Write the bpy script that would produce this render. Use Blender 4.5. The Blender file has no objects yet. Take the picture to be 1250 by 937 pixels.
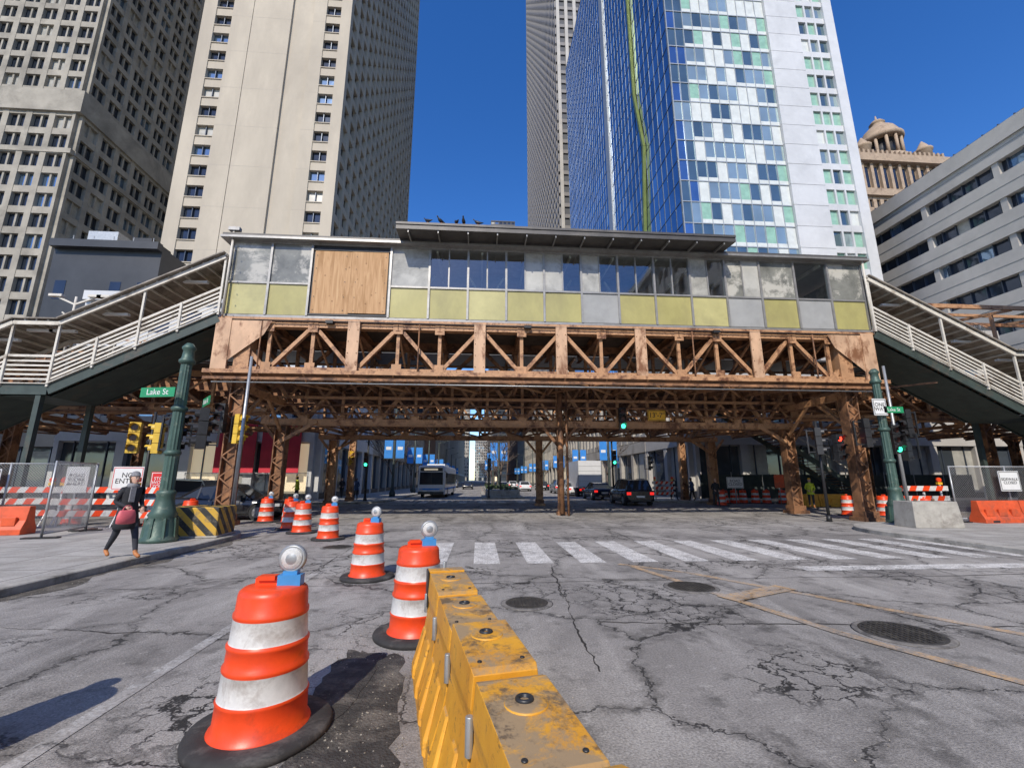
import bpy, math, random
from mathutils import Vector, Matrix, Euler
R=random.Random(7)
sc=bpy.context.scene
rad=math.radians
# ------------------------------------------------------------ node helpers
class NT:
    def __init__(s,name):
        s.mat=bpy.data.materials.new(name); s.mat.use_nodes=True
        s.t=s.mat.node_tree; s.b=s.t.nodes['Principled BSDF']; s.out=s.t.nodes['Material Output']
        s.tc=s.t.nodes.new('ShaderNodeTexCoord').outputs['Object']
    def n(s,ty): return s.t.nodes.new(ty)
    def l(s,a,b): s.t.links.new(a,b)
    def noise(s,scale,detail=4,rough=.6,vec=None,dist=0):
        n=s.n('ShaderNodeTexNoise'); n.inputs['Scale'].default_value=scale; n.inputs['Detail'].default_value=detail
        n.inputs['Roughness'].default_value=rough; n.inputs['Distortion'].default_value=dist
        s.l(vec if vec is not None else s.tc,n.inputs['Vector']); return n
    def ramp(s,fac,stops):
        r=s.n('ShaderNodeValToRGB'); cr=r.color_ramp
        while len(cr.elements)<len(stops): cr.elements.new(.5)
        for e,(p,c) in zip(cr.elements,stops):
            e.position=p; e.color=(c,c,c,1) if not isinstance(c,(tuple,list)) else (*c,1)
        s.l(fac,r.inputs[0]); return r.outputs[0]
    def mix(s,fac,a,b,mode='MIX'):
        m=s.n('ShaderNodeMixRGB'); m.blend_type=mode
        for i,x in ((0,fac),(1,a),(2,b)):
            if isinstance(x,(int,float)):
                m.inputs[i].default_value=x if i==0 else (x,x,x,1)
            elif isinstance(x,(tuple,list)): m.inputs[i].default_value=(*x,1)
            else: s.l(x,m.inputs[i])
        return m.outputs[0]
    def bump(s,h,strength,dist=.02):
        b=s.n('ShaderNodeBump'); b.inputs['Strength'].default_value=strength; b.inputs['Distance'].default_value=dist
        s.l(h,b.inputs['Height']); s.l(b.outputs[0],s.b.inputs['Normal'])
    def map(s,scale=(1,1,1),loc=(0,0,0),vec=None):
        m=s.n('ShaderNodeMapping'); m.inputs['Scale'].default_value=scale; m.inputs['Location'].default_value=loc
        s.l(vec if vec is not None else s.tc,m.inputs[0]); return m.outputs[0]
def pm(name,c,var=.18,scale=3,rough=.6,metal=0,bump=.15,dirt_or_highlight=None,dscale=.8,dth=(.5,.7),stretch=(1,1,1),bd=.01,spec=None):
    k=NT(name); v=k.map(stretch)
    n=k.noise(scale,5,.65,v)
    lo=tuple(max(0,x*(1-var)) for x in c); hi=tuple(min(1,x*(1+var)) for x in c)
    col=k.ramp(n.outputs[0],[(.3,lo),(.7,hi)])
    if dirt_or_highlight is not None:
        d=k.noise(dscale,6,.7,v,.3)
        f=k.ramp(d.outputs[0],[(dth[0],0.),(dth[1],1.)])
        col=k.mix(f,col,dirt_or_highlight)
    k.l(col,k.b.inputs['Base Color'])
    k.b.inputs['Roughness'].default_value=rough; k.b.inputs['Metallic'].default_value=metal
    if spec is not None: k.b.inputs['Specular IOR Level'].default_value=spec
    if bump: k.bump(k.noise(scale*8,3,.6,v).outputs[0],bump,bd)
    return k.mat
def emi(name,c,st):
    k=NT(name); k.b.inputs['Base Color'].default_value=(*c,1); k.b.inputs['Emission Color'].default_value=(*c,1)
    k.b.inputs['Emission Strength'].default_value=st; return k.mat
def glassy(name,c,rough=.05,metal=.85,wav=.02):
    k=NT(name); n=k.noise(.12,3)
    col=k.mix(k.ramp(n.outputs[0],[(.35,0.),(.65,1.)]),tuple(x*.75 for x in c),tuple(min(1,x*1.15) for x in c))
    k.l(col,k.b.inputs['Base Color']); k.b.inputs['Roughness'].default_value=rough; k.b.inputs['Metallic'].default_value=metal
    k.bump(k.noise(.6,2).outputs[0],wav,.3)
    return k.mat
# ------------------------------------------------------------ asphalt
def asphalt_core(k,light=1.0):
    big=k.noise(.28,7,.65,None,.6); med=k.noise(2.2,6,.7); fine=k.noise(55,3,.7); strk=k.noise(.9,6,.7,k.map((1,.22,1)),.5)
    c=k.ramp(big.outputs[0],[(.30,(.098*light,.091*light,.083*light)),(.5,(.185*light,.172*light,.157*light)),(.7,(.27*light,.252*light,.23*light))])
    c=k.mix(k.ramp(strk.outputs[0],[(.46,0.),(.70,.65)]),c,(.35*light,.33*light,.302*light))
    c=k.mix(k.ramp(med.outputs[0],[(.28,.8),(.46,0.)]),c,(.06,.056,.05))
    g=k.ramp(fine.outputs[0],[(.3,.55),(.7,1.38)])
    c=k.mix(1.,c,g,'MULTIPLY')
    # distorted cracks
    dn=k.noise(1.6,5,.7); vm=k.n('ShaderNodeVectorMath'); vm.operation='MULTIPLY_ADD'
    k.l(dn.outputs['Color'],vm.inputs[0]); vm.inputs[1].default_value=(.8,.8,.0); k.l(k.tc,vm.inputs[2])
    def vor(scale,w,vec):
        v=k.n('ShaderNodeTexVoronoi'); v.feature='DISTANCE_TO_EDGE'; v.inputs['Scale'].default_value=scale; k.l(vec,v.inputs['Vector'])
        return k.ramp(v.outputs['Distance'],[(w*.4,1.),(w,0.)])
    big_c=vor(.42,.007,vm.outputs[0])
    sm_c=vor(3.2,.045,vm.outputs[0])
    msk=k.ramp(k.noise(.45,3,.5,k.map((1,1,1),(5,3,0))).outputs[0],[(.53,0.),(.61,1.)])
    sm=k.mix(1.,sm_c,msk,'MULTIPLY')
    mk2=k.ramp(k.noise(.7,3,.5).outputs[0],[(.35,.25),(.5,1.)])
    bc=k.mix(1.,big_c,mk2,'MULTIPLY')
    halo=k.mix(1.,vor(.42,.05,vm.outputs[0]),k.ramp(k.noise(5,4,.7).outputs[0],[(.4,0.),(.6,.55)]),'MULTIPLY')
    c=k.mix(halo,c,(.07,.064,.056))
    # oil stains
    st=k.ramp(k.noise(1.3,5,.6,k.map((1,.5,1),(2,8,0))).outputs[0],[(.62,0.),(.72,.75)]); c=k.mix(st,c,(.055,.05,.045))
    cr=k.mix(1.,bc,sm,'ADD')
    c=k.mix(cr,c,(.022,.02,.018))
    # bright spalls
    sp=k.ramp(k.noise(7,6,.75,k.map((1,1,1),(9,2,0))).outputs[0],[(.58,0.),(.68,.65)])
    c=k.mix(sp,c,(.46,.435,.395))
    h=k.mix(.6,fine.outputs[0],cr,'SUBTRACT')
    return c,h
def asphalt(name,light=1.0):
    k=NT(name); c,h=asphalt_core(k,light); k.l(c,k.b.inputs['Base Color']); k.b.inputs['Roughness'].default_value=.82
    k.bump(h,.6,.02); return k.mat
def paint(name,col,lo=.45,hi=.56,light=1.0):
    k=NT(name); c,h=asphalt_core(k,light)
    w=k.noise(2.6,8,.8); f=k.ramp(w.outputs[0],[(lo-.07,.12),(hi,.95)])
    w2=k.ramp(k.noise(26,5,.8).outputs[0],[(.40,0.),(.53,1.)])
    f=k.mix(1.,f,w2,'MULTIPLY')
    c=k.mix(f,c,col); k.l(c,k.b.inputs['Base Color']); k.b.inputs['Roughness'].default_value=.75; k.bump(h,.4,.015); return k.mat
AL=1.42
ASPH=asphalt('asphalt_worn',AL); WPAINT=paint('worn_white_paint',(.76,.74,.70),.43,.55,AL); YPAINT=paint('worn_yellow_paint',(.60,.36,.15),.47,.62,AL); FPAINT=paint('faint_white_paint',(.62,.61,.58),.52,.68,AL)
PATCH=pm('fresh_asphalt',(.045,.042,.038),.5,6,.9,0,.9,(.2,.18,.15),2.2,(.48,.7),bd=.04)
GUTTER=pm('gutter_dirt',(.085,.075,.062),.4,5,.9,0,.7,(.2,.18,.15),2.6,(.48,.66),bd=.03)
def sidewalk_mat():
    k=NT('sidewalk_concrete'); b=k.n('ShaderNodeTexBrick'); b.offset=0; b.inputs['Scale'].default_value=1
    b.inputs['Brick Width'].default_value=1.5; b.inputs['Row Height'].default_value=1.5; b.inputs['Mortar Size'].default_value=.018
    b.inputs['Color1'].default_value=(.47,.445,.405,1); b.inputs['Color2'].default_value=(.40,.38,.345,1); b.inputs['Mortar'].default_value=(.12,.11,.1,1)
    k.l(k.tc,b.inputs['Vector'])
    c=k.mix(k.ramp(k.noise(1.1,7,.7).outputs[0],[(.4,.6),(.6,0.)]),b.outputs[0],(.23,.215,.19))
    c=k.mix(1.,c,k.ramp(k.noise(40,3,.7).outputs[0],[(.3,.75),(.7,1.2)]),'MULTIPLY')
    k.l(c,k.b.inputs['Base Color']); k.b.inputs['Roughness'].default_value=.85; k.bump(k.noise(40).outputs[0],.3); return k.mat
SIDE=sidewalk_mat()
KERB=pm('kerb_concrete',(.36,.34,.30),.25,4,.85,0,.3,(.13,.12,.1),1.5)
GROUND=pm('ground_mat',(.2,.19,.17),.2,.5,.9)
# ------------------------------------------------------------ materials
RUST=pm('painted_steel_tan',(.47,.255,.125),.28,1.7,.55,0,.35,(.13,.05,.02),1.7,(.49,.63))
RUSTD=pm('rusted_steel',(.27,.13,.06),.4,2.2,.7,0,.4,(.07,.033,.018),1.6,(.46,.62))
RUSTL=pm('faded_steel_paint',(.54,.34,.205),.25,1.4,.55,0,.3,(.2,.085,.035),1.5,(.51,.63),stretch=(1,1,.5))
TIE=pm('timber_tie',(.07,.05,.036),.4,3,.9,0,.4,stretch=(1,1,1))
ALU=pm('aluminium_frame',(.31,.30,.28),.15,4,.4,.4,.05,(.17,.155,.135),1,(.5,.8))
DROOF=pm('dark_roof_metal',(.09,.085,.08),.2,2,.5,.3,.1,(.16,.145,.125),.6,(.5,.75))
YPAN=pm('ochre_panel',(.40,.36,.14),.14,.9,.25,0,.04,(.27,.24,.11),.35,(.48,.75),stretch=(1,1,.6))
YPAN2=pm('ochre_panel_pale',(.46,.42,.19),.14,.9,.25,0,.04,(.31,.28,.14),.4,(.48,.75))
GPAN=pm('grey_panel',(.34,.34,.325),.1,1,.35,0,.04,(.24,.24,.225),.4,(.48,.75))
FROST=pm('frosted_glass',(.44,.43,.385),.22,.8,.12,0,.02,(.22,.215,.19),.7,(.45,.7))
HLGLASS=pm('glass_painted_highlights',(.20,.20,.175),.4,1.0,.07,0,.02,(.47,.45,.39),.9,(.50,.60))  # dark glass; pale blotches paint highlights into its colour
def clearglass(name,tint=(.75,.82,.8),g=.22):
    k=NT(name); t=k.n('ShaderNodeBsdfTransparent'); t.inputs[0].default_value=(*tint,1)
    gl=k.n('ShaderNodeBsdfGlossy'); gl.inputs['Roughness'].default_value=.04; gl.inputs['Color'].default_value=(.9,.95,1,1)
    k.bump(k.noise(1.5).outputs[0],.03,.1)
    m=k.n('ShaderNodeMixShader'); m.inputs[0].default_value=g
    k.l(t.outputs[0],m.inputs[1]); k.l(gl.outputs[0],m.inputs[2]); k.l(m.outputs[0],k.out.inputs['Surface']); return k.mat
CLEAR=clearglass('clear_glass',(.8,.86,.85),.16)
def plywood():
    k=NT('plywood'); w=k.noise(1.2,6,.6,k.map((6,6,.5)),1.2)
    c=k.ramp(w.outputs[0],[(.3,(.33,.18,.075)),(.55,(.50,.30,.15)),(.75,(.58,.38,.2))])
    kn=k.n('ShaderNodeTexVoronoi'); kn.inputs['Scale'].default_value=2.6; k.l(k.tc,kn.inputs['Vector'])
    c=k.mix(k.ramp(kn.outputs['Distance'],[(.0,1.),(.13,0.)]),c,(.13,.06,.025))
    k.l(c,k.b.inputs['Base Color']); k.b.inputs['Roughness'].default_value=.8; return k.mat
PLY=plywood()
CREAM=pm('stair_white_paint',(.60,.56,.48),.12,2.5,.55,0,.1,(.30,.25,.19),1.3,(.55,.7))
DGREEN=pm('dark_green_steel',(.045,.06,.05),.25,2,.5,0,.1,(.10,.08,.06),1.2,(.55,.7))
GREENP=pm('green_cast_iron',(.055,.10,.08),.25,3,.5,.2,.2,(.16,.19,.15),4,(.55,.7))
GALV=pm('galvanised',(.38,.39,.39),.15,5,.45,.6,.1)
DARK=pm('black_paint',(.02,.02,.021),.3,4,.45,0,.05)
RUBBER=pm('black_rubber',(.03,.028,.027),.3,6,.8,0,.3,(.13,.12,.11),3,(.5,.7))
ORANGE=pm('orange_plastic',(.76,.062,.010),.12,5,.4,0,.06,(.40,.05,.02),2.6,(.54,.72))
ORANGE2=pm('orange_dull_plastic',(.62,.09,.025),.2,3,.5,0,.1,(.25,.07,.04),1.6,(.5,.7))
REFL=pm('white_reflective_sheet',(.62,.61,.58),.08,20,.35,0,.05,(.33,.285,.25),5,(.50,.72))
LENS=pm('lamp_lens',(.62,.62,.59),.12,60,.2,0,.5,(.45,.43,.4),9,(.45,.7))
BLUEP=pm('blue_plastic',(.05,.25,.55),.15,4,.4,0,.05)
def yellowbar():
    k=NT('dirty_yellow_plastic')
    c=k.ramp(k.noise(2.5,5,.6).outputs[0],[(.3,(.58,.25,.02)),(.7,(.74,.37,.03))])
    c=k.mix(k.ramp(k.noise(14,6,.8).outputs[0],[(.55,0.),(.70,.75)]),c,(.25,.13,.03))
    geo=k.n('ShaderNodeNewGeometry'); sx=k.n('ShaderNodeSeparateXYZ'); k.l(geo.outputs['Normal'],sx.inputs[0])
    up=k.ramp(sx.outputs[2],[(.75,0.),(.97,1.)])
    d=k.ramp(k.noise(2.3,7,.78,k.map((1,1,1),(1,4,0)),.6).outputs[0],[(.44,0.),(.55,.9)])
    c=k.mix(k.mix(1.,up,d,'MULTIPLY'),c,(.30,.225,.14))
    c=k.mix(k.mix(1.,up,k.ramp(k.noise(4.5,7,.75).outputs[0],[(.54,0.),(.64,.85)]),'MULTIPLY'),c,(.10,.075,.05))
    sc_=k.ramp(k.noise(6,5,.7,k.map((1,1,3),(3,1,2))).outputs[0],[(.60,0.),(.66,.7)]); c=k.mix(sc_,c,(.07,.05,.035))
    k.l(c,k.b.inputs['Base Color']); k.b.inputs['Roughness'].default_value=.45; k.bump(k.noise(45,4,.7).outputs[0],.18,.01); return k.mat
YBAR=yellowbar()
YELS=pm('yellow_sign',(.78,.42,.03),.1,4,.4); WHS=pm('white_sign',(.70,.70,.68),.06,4,.4); REDS=pm('red_sign',(.6,.03,.03),.1,4,.4)
GRS=pm('green_sign',(.02,.25,.10),.1,4,.4); YSIG=pm('yellow_signal_housing',(.62,.40,.04),.15,4,.45)
BANB=pm('blue_banner',(.03,.22,.60),.15,2,.7); BANR=pm('red_banner',(.55,.03,.05),.15,1,.7)
LGREEN=emi('signal_green',(.05,.9,.45),3.2); LRED=emi('signal_red',(1,.06,.03),3); LENSOFF=pm('signal_lens_off',(.06,.02,.015),.2,4,.3)
CONC=pm('cast_concrete',(.36,.34,.30),.2,3,.85,0,.3,(.17,.15,.13),1.6)
def stripes():
    k=NT('hazard_stripes'); w=k.n('ShaderNodeTexWave'); w.wave_type='BANDS'; w.bands_direction='DIAGONAL'; w.inputs['Scale'].default_value=1.5; w.inputs['Distortion'].default_value=.0
    k.l(k.map((1,1,1)),w.inputs['Vector'])
    c=k.ramp(w.outputs['Fac'],[(.47,(.03,.03,.028)),(.53,(.55,.33,.04))])
    c=k.mix(k.ramp(k.noise(5,7,.75).outputs[0],[(.5,0.),(.65,.8)]),c,(.16,.14,.11))
    k.l(c,k.b.inputs['Base Color']); k.b.inputs['Roughness'].default_value=.7; return k.mat
HAZ=stripes()
# towers
BCREAM=pm('tower_precast',(.46,.40,.31),.1,.25,.8,0,.05,(.37,.32,.25),.12,(.45,.7),stretch=(1,1,.35))
BCREAM2=pm('tower_precast_side',(.40,.355,.285),.12,.3,.8,0,.05)
ACON=pm('grid_tower_concrete',(.33,.30,.245),.2,.3,.85,0,.05,(.21,.19,.155),.2,(.48,.68))
WIN=glassy('dark_window',(.05,.062,.085),.06,.6); WINB=glassy('sky_window',(.22,.31,.42),.05,.8); WINC=pm('curtain_window',(.36,.35,.31),.25,1,.3,0,0)
BGL=glassy('blue_curtain_glass',(.30,.39,.52),.03,.95,.05); BGL2=glassy('blue_curtain_glass_dark',(.22,.30,.42),.03,.95,.05); BGL3=glassy('blue_curtain_glass_bright',(.42,.52,.64),.03,.95,.05)
PGL=glassy('pale_green_glass',(.40,.50,.50),.08,.6); PGD=glassy('dark_teal_glass',(.17,.25,.28),.05,.7); PGW=pm('white_blind',(.60,.62,.58),.12,1,.25,0,0); PGG=pm('green_blind',(.26,.44,.34),.2,1,.2,0,0)
WPAN=pm('white_metal_panel',(.58,.58,.57),.08,.4,.45,0,.03,(.48,.48,.47),.2,(.45,.7))
MULL=pm('mullion_grey',(.36,.38,.39),.1,1,.4,.3,0)
MULLD=pm('mullion_dark',(.06,.075,.10),.1,1,.4,.4,0)
GOLD=pm('green_gold_fin',(.16,.20,.05),.2,1,.4,.3,0)
CGREY=pm('striped_tower_stone',(.20,.19,.185),.1,.4,.7,0,0); CDARK=pm('striped_tower_dark',(.05,.055,.065),.1,.4,.5,0,0)
GBLD=pm('office_panel',(.45,.425,.385),.1,.3,.7,0,.03,(.35,.33,.3),.15,(.45,.7))
TERRA=pm('terracotta_stone',(.40,.30,.21),.25,.5,.85,0,.2,(.2,.14,.10),.5,(.5,.7))
BLACKB=pm('black_stone',(.03,.031,.033),.3,.4,.45,0,0); STONE=pm('limestone',(.38,.35,.30),.15,.5,.85,0,.1,(.22,.2,.17),.4,(.5,.7)); BRICK=pm('brown_brick',(.20,.12,.08),.2,.6,.9)
STORE=glassy('shop_glass',(.10,.12,.14),.06,.5)
LITW=emi('lit_shop_window',(.9,.75,.5),.35)
# ------------------------------------------------------------ mesh builder
class MB:
    def __init__(s): s.v=[];s.f=[];s.m=[];s.s=[];s.mats=[]
    def mi(s,m):
        if m not in s.mats: s.mats.append(m)
        return s.mats.index(m)
    def poly(s,pts,mat,sm=False):
        o=len(s.v); s.v+= [tuple(p) for p in pts]; s.f.append(list(range(o,o+len(pts)))); s.m.append(s.mi(mat)); s.s.append(sm)
    def box(s,x0,x1,y0,y1,z0,z1,mat):
        if x0>x1:x0,x1=x1,x0
        if y0>y1:y0,y1=y1,y0
        if z0>z1:z0,z1=z1,z0
        o=len(s.v); s.v+=[(x0,y0,z0),(x1,y0,z0),(x1,y1,z0),(x0,y1,z0),(x0,y0,z1),(x1,y0,z1),(x1,y1,z1),(x0,y1,z1)]
        i=s.mi(mat)
        for f in ((0,3,2,1),(4,5,6,7),(0,1,5,4),(1,2,6,5),(2,3,7,6),(3,0,4,7)):
            s.f.append([o+a for a in f]); s.m.append(i); s.s.append(False)
    def beam(s,p,q,w,h,mat,up=(0,0,1)):
        p=Vector(p);q=Vector(q); d=(q-p); 
        if d.length<1e-6: return
        d.normalize(); u=Vector(up)
        if abs(d.dot(u))>.98: u=Vector((0,1,0)) if abs(d.y)<.9 else Vector((1,0,0))
        x=d.cross(u).normalized(); y=x.cross(d).normalized()
        j=1+R.uniform(-.04,.04); w=w*j/2; h=h*j/2; off=x*R.uniform(-.004,.004)
        o=len(s.v)
        for c in (p,q):
            for a,b in ((-1,-1),(1,-1),(1,1),(-1,1)): s.v.append(tuple(c+off+x*a*w+y*b*h))
        i=s.mi(mat)
        for f in ((3,2,1,0),(4,5,6,7),(0,1,5,4),(1,2,6,5),(2,3,7,6),(3,0,4,7)):
            s.f.append([o+a for a in f]); s.m.append(i); s.s.append(False)
    def ibeam(s,p,q,w,h,mat,up=(0,0,1)):
        p=Vector(p);q=Vector(q); d=(q-p).normalized(); u=Vector(up)
        if abs(d.dot(u))>.98: u=Vector((0,1,0))
        x=d.cross(u).normalized(); y=x.cross(d).normalized(); t=.03
        s.beam(p,q,.03,h-.04,mat,up)
        s.beam(p+y*(h/2-t/2),q+y*(h/2-t/2),w,t,mat,up); s.beam(p-y*(h/2-t/2),q-y*(h/2-t/2),w,t,mat,up)
    def ring(s,c,ax,r,n):
        ax=Vector(ax).normalized(); u=Vector((0,0,1)) if abs(ax.z)<.9 else Vector((1,0,0))
        x=ax.cross(u).normalized(); y=ax.cross(x).normalized(); c=Vector(c)
        return [tuple(c+x*math.cos(2*math.pi*i/n)*r+y*math.sin(2*math.pi*i/n)*r) for i in range(n)]
    def loft(s,rings,mat,cap=True,sm=True):
        n=len(rings[0]); o=len(s.v)
        for r in rings: s.v+= [tuple(p) for p in r]
        for k in range(len(rings)-1):
            mm=mat[k] if isinstance(mat,list) else mat; i=s.mi(mm)
            for a in range(n):
                b=(a+1)%n; s.f.append([o+k*n+a,o+k*n+b,o+(k+1)*n+b,o+(k+1)*n+a]); s.m.append(i); s.s.append(sm)
        if cap:
            m0=s.mi(mat[0] if isinstance(mat,list) else mat); m1=s.mi(mat[-1] if isinstance(mat,list) else mat)
            s.f.append([o+a for a in range(n)][::-1]); s.m.append(m0); s.s.append(False)
            s.f.append([o+(len(rings)-1)*n+a for a in range(n)]); s.m.append(m1); s.s.append(False)
    def cyl(s,p,q,r0,r1,mat,n=10,cap=True):
        ax=Vector(q)-Vector(p); s.loft([s.ring(p,ax,r0,n),s.ring(q,ax,r1,n)],mat,cap)
    def lathe(s,o,prof,mat,n=24,flute=0):
        rings=[]
        for r,z in prof:
            rings.append([(o[0]+math.cos(2*math.pi*i/n)*r*(1-(flute if i%2 else 0)),o[1]+math.sin(2*math.pi*i/n)*r*(1-(flute if i%2 else 0)),o[2]+z) for i in range(n)])
        s.loft(rings,mat,True,flute==0)
    def ell(s,c,r,mat,n=12,m=8):
        rings=[]
        for k in range(1,m):
            t=math.pi*k/m-math.pi/2
            rings.append([(c[0]+r[0]*math.cos(t)*math.cos(2*math.pi*i/n),c[1]+r[1]*math.cos(t)*math.sin(2*math.pi*i/n),c[2]+r[2]*math.sin(t)) for i in range(n)])
        s.loft(rings,mat)
    def obj(s,name,parent=None,loc=(0,0,0),rotz=0,bevel=0,rot=None,seg=2):
        me=bpy.data.meshes.new(name); me.from_pydata(s.v,[],s.f)
        for m in s.mats: me.materials.append(m)
        me.polygons.foreach_set('material_index',s.m); me.polygons.foreach_set('use_smooth',s.s); me.update()
        ob=bpy.data.objects.new(name,me); sc.collection.objects.link(ob); ob.location=loc
        ob.rotation_euler=rot if rot else (0,0,rotz)
        if parent: ob.parent=parent
        if bevel:
            b=ob.modifiers.new('bev','BEVEL'); b.width=bevel; b.segments=seg; b.limit_method='ANGLE'; b.angle_limit=rad(35)
            b.harden_normals=False
        return ob
def empty(name,loc=(0,0,0),rotz=0):
    e=bpy.data.objects.new(name,None); sc.collection.objects.link(e); e.location=loc; e.rotation_euler=(0,0,rotz); return e
def inst(ob,loc,rotz=0,name=None):
    o=bpy.data.objects.new(name or ob.name.split('.')[0],ob.data); sc.collection.objects.link(o); o.location=loc; o.rotation_euler=(0,0,rotz)
    for m in ob.modifiers:
        b=o.modifiers.new(m.name,m.type); b.width=m.width; b.segments=m.segments; b.limit_method='ANGLE'; b.angle_limit=m.angle_limit
    return o
def text(body,size,loc,rotz,mat,parent,name='lettering'):
    c=bpy.data.curves.new(name,'FONT'); c.body=body; c.size=size; c.align_x='CENTER'; c.align_y='CENTER'; c.extrude=.002; c.space_line=.85
    c.materials.append(mat); o=bpy.data.objects.new(name,c); sc.collection.objects.link(o)
    o.location=loc; o.rotation_euler=(rad(90),0,rotz); o.parent=parent; return o
# ------------------------------------------------------------ world, sun, camera
w=bpy.data.worlds.new("World"); sc.world=w; w.use_nodes=True
sky=w.node_tree.nodes.new('ShaderNodeTexSky'); sky.sky_type='NISHITA'; sky.sun_disc=False
EL=40; AZ=197
sky.sun_elevation=rad(EL); sky.sun_rotation=rad(AZ); sky.air_density=1.0; sky.dust_density=.3; sky.ozone_density=3.5
hs=w.node_tree.nodes.new('ShaderNodeHueSaturation'); hs.inputs['Hue'].default_value=.512; hs.inputs['Saturation'].default_value=1.3; hs.inputs['Value'].default_value=1.3
bg=w.node_tree.nodes['Background']; w.node_tree.links.new(sky.outputs[0],hs.inputs['Color']); w.node_tree.links.new(hs.outputs[0],bg.inputs[0]); bg.inputs[1].default_value=.15
sd=bpy.data.lights.new('sun','SUN'); sd.energy=4.4; sd.angle=rad(.5); sd.color=(1,.93,.83)
so=bpy.data.objects.new('sun',sd); sc.collection.objects.link(so)
sv=Vector((math.sin(rad(AZ))*math.cos(rad(EL)),math.cos(rad(AZ))*math.cos(rad(EL)),math.sin(rad(EL))))
so.rotation_euler=sv.to_track_quat('Z','Y').to_euler(); so.location=(0,0,60)
cd=bpy.data.cameras.new('camera'); cam=bpy.data.objects.new('camera',cd); sc.collection.objects.link(cam); sc.camera=cam
cd.sensor_width=36; cd.lens=15.55; cd.clip_start=.05; cd.clip_end=4000
cam.location=(0,0,1.7); cam.rotation_euler=(rad(102.2),0,rad(-4.2))
sc.view_settings.view_transform='Standard'; sc.view_settings.look='None'; sc.view_settings.exposure=0
# ------------------------------------------------------------ ground, roads
g=MB(); g.poly([(-1500,-1500,-.02),(1500,-1500,-.02),(1500,1500,-.02),(-1500,1500,-.02)],GROUND); g.obj('ground')
KL,KR,FN,FF=-7.0,12.6,16.6,33.0
g=MB(); g.poly([(-250,FN,0),(250,FN,0),(250,FF,0),(-250,FF,0)],ASPH)
g.poly([(KL-4,-80,0),(KR+4,-80,0),(KR+4,FN,0),(KL-4,FN,0)],ASPH); g.poly([(KL-4,FF,0),(KR+4,FF,0),(KR+4,700,0),(KL-4,700,0)],ASPH); g.obj('road')
def sidewalk(cx,cy,sx,sy,ex,ey,r=3.0):
    H=.13; pts=[]
    ccx,ccy=cx+sx*r,cy+sy*r
    arc=[]
    for i in range(9):
        a=math.pi/2*i/8; arc.append((ccx-sx*r*math.cos(a),ccy-sy*r*math.sin(a)))
    edge=[(cx,ey)]+arc+[(ex,cy)]
    m=MB()
    def inset(k):
        arc2=[(ccx-sx*(r-k)*math.cos(math.pi/2*i/8),ccy-sy*(r-k)*math.sin(math.pi/2*i/8)) for i in range(9)]
        return [(cx+sx*k,ey)]+arc2+[(ex,cy+sy*k)]
    ed2=inset(.18)
    for a in range(len(edge)-1):
        p,q=edge[a],edge[a+1]; p2,q2=ed2[a],ed2[a+1]
        m.poly([(*p,-.01),(*q,-.01),(*q,H-.015),(*p,H-.015)],KERB)
        pb=tuple(p[i]*.88+p2[i]*.12 for i in (0,1)); qb=tuple(q[i]*.88+q2[i]*.12 for i in (0,1))
        m.poly([(*p,H-.015),(*q,H-.015),(*qb,H+.002),(*pb,H+.002)],KERB)
        m.poly([(*pb,H+.002),(*qb,H+.002),(*q2,H+.002),(*p2,H+.002)],KERB)
    m.poly([(*p,H) for p in ed2]+[(ex,ey,H)],SIDE)
    return m.obj('sidewalk')
sidewalk(KL,FN,-1,-1,-90,-80); sidewalk(KR,FN,1,-1,90,-80); sidewalk(KL,FF,-1,1,-90,600,4); sidewalk(KR,FF,1,1,90,600,4)
# markings
m=MB()
for i in range(13):
    s=-1.2+i*1.12; 
    m.poly([(s,9.7,.005),(s+.55,9.7,.005),(s+.55,12.9,.005),(s,12.9,.005)],WPAINT)
m.poly([(6.3,8.55,.005),(12.2,8.55,.005),(12.2,9.0,.005),(6.3,9.0,.005)],WPAINT)
for i in range(8):
    s=-4.5+i*1.5; m.poly([(s,34,.005),(s+.6,34,.005),(s+.6,37,.005),(s,37,.005)],WPAINT)
def strip(m,pts,wd,z,mat):
    for (a,b) in zip(pts[:-1],pts[1:]):
        d=Vector((b[0]-a[0],b[1]-a[1])).normalized(); n=Vector((-d.y,d.x))*wd/2
        m.poly([(a[0]-n.x,a[1]-n.y,z),(b[0]-n.x,b[1]-n.y,z),(b[0]+n.x,b[1]+n.y,z),(a[0]+n.x,a[1]+n.y,z)],mat)
strip(m,[(-2.75,2.2),(-3.0,9.0)],.13,.005,FPAINT)
strip(m,[(2.9,9.5),(3.9,8.6),(5.2,6.5),(6.2,4.9),(7.2,2.6)],.14,.006,YPAINT)
strip(m,[(3.1,9.2),(3.55,7.4),(4.1,5.2),(4.9,3.4),(5.6,1.6)],.14,.0095,YPAINT)
strip(m,[(3.62,6.7),(4.95,7.3)],.34,.013,YPAINT)
strip(m,[(4.6,60),(4.6,300)],.15,.005,YPAINT); strip(m,[(.6,66),(.6,300)],.15,.005,YPAINT)
for k in range(12):
    strip(m,[(8.5,38+k*9),(8.5,41+k*9)],.14,.005,WPAINT); strip(m,[(-3.3,38+k*9),(-3.3,41+k*9)],.14,.005,WPAINT)
m.obj('road_markings')
m=MB(); rr=random.Random(3); pts=[]
path=[(-1.28,5.1),(-1.0,5.0),(-.72,4.9),(-.62,4.1),(-.50,3.2),(-.40,2.2),(-1.0,1.9),(-1.12,3.0),(-1.28,3.9),(-1.32,4.6)]
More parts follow.
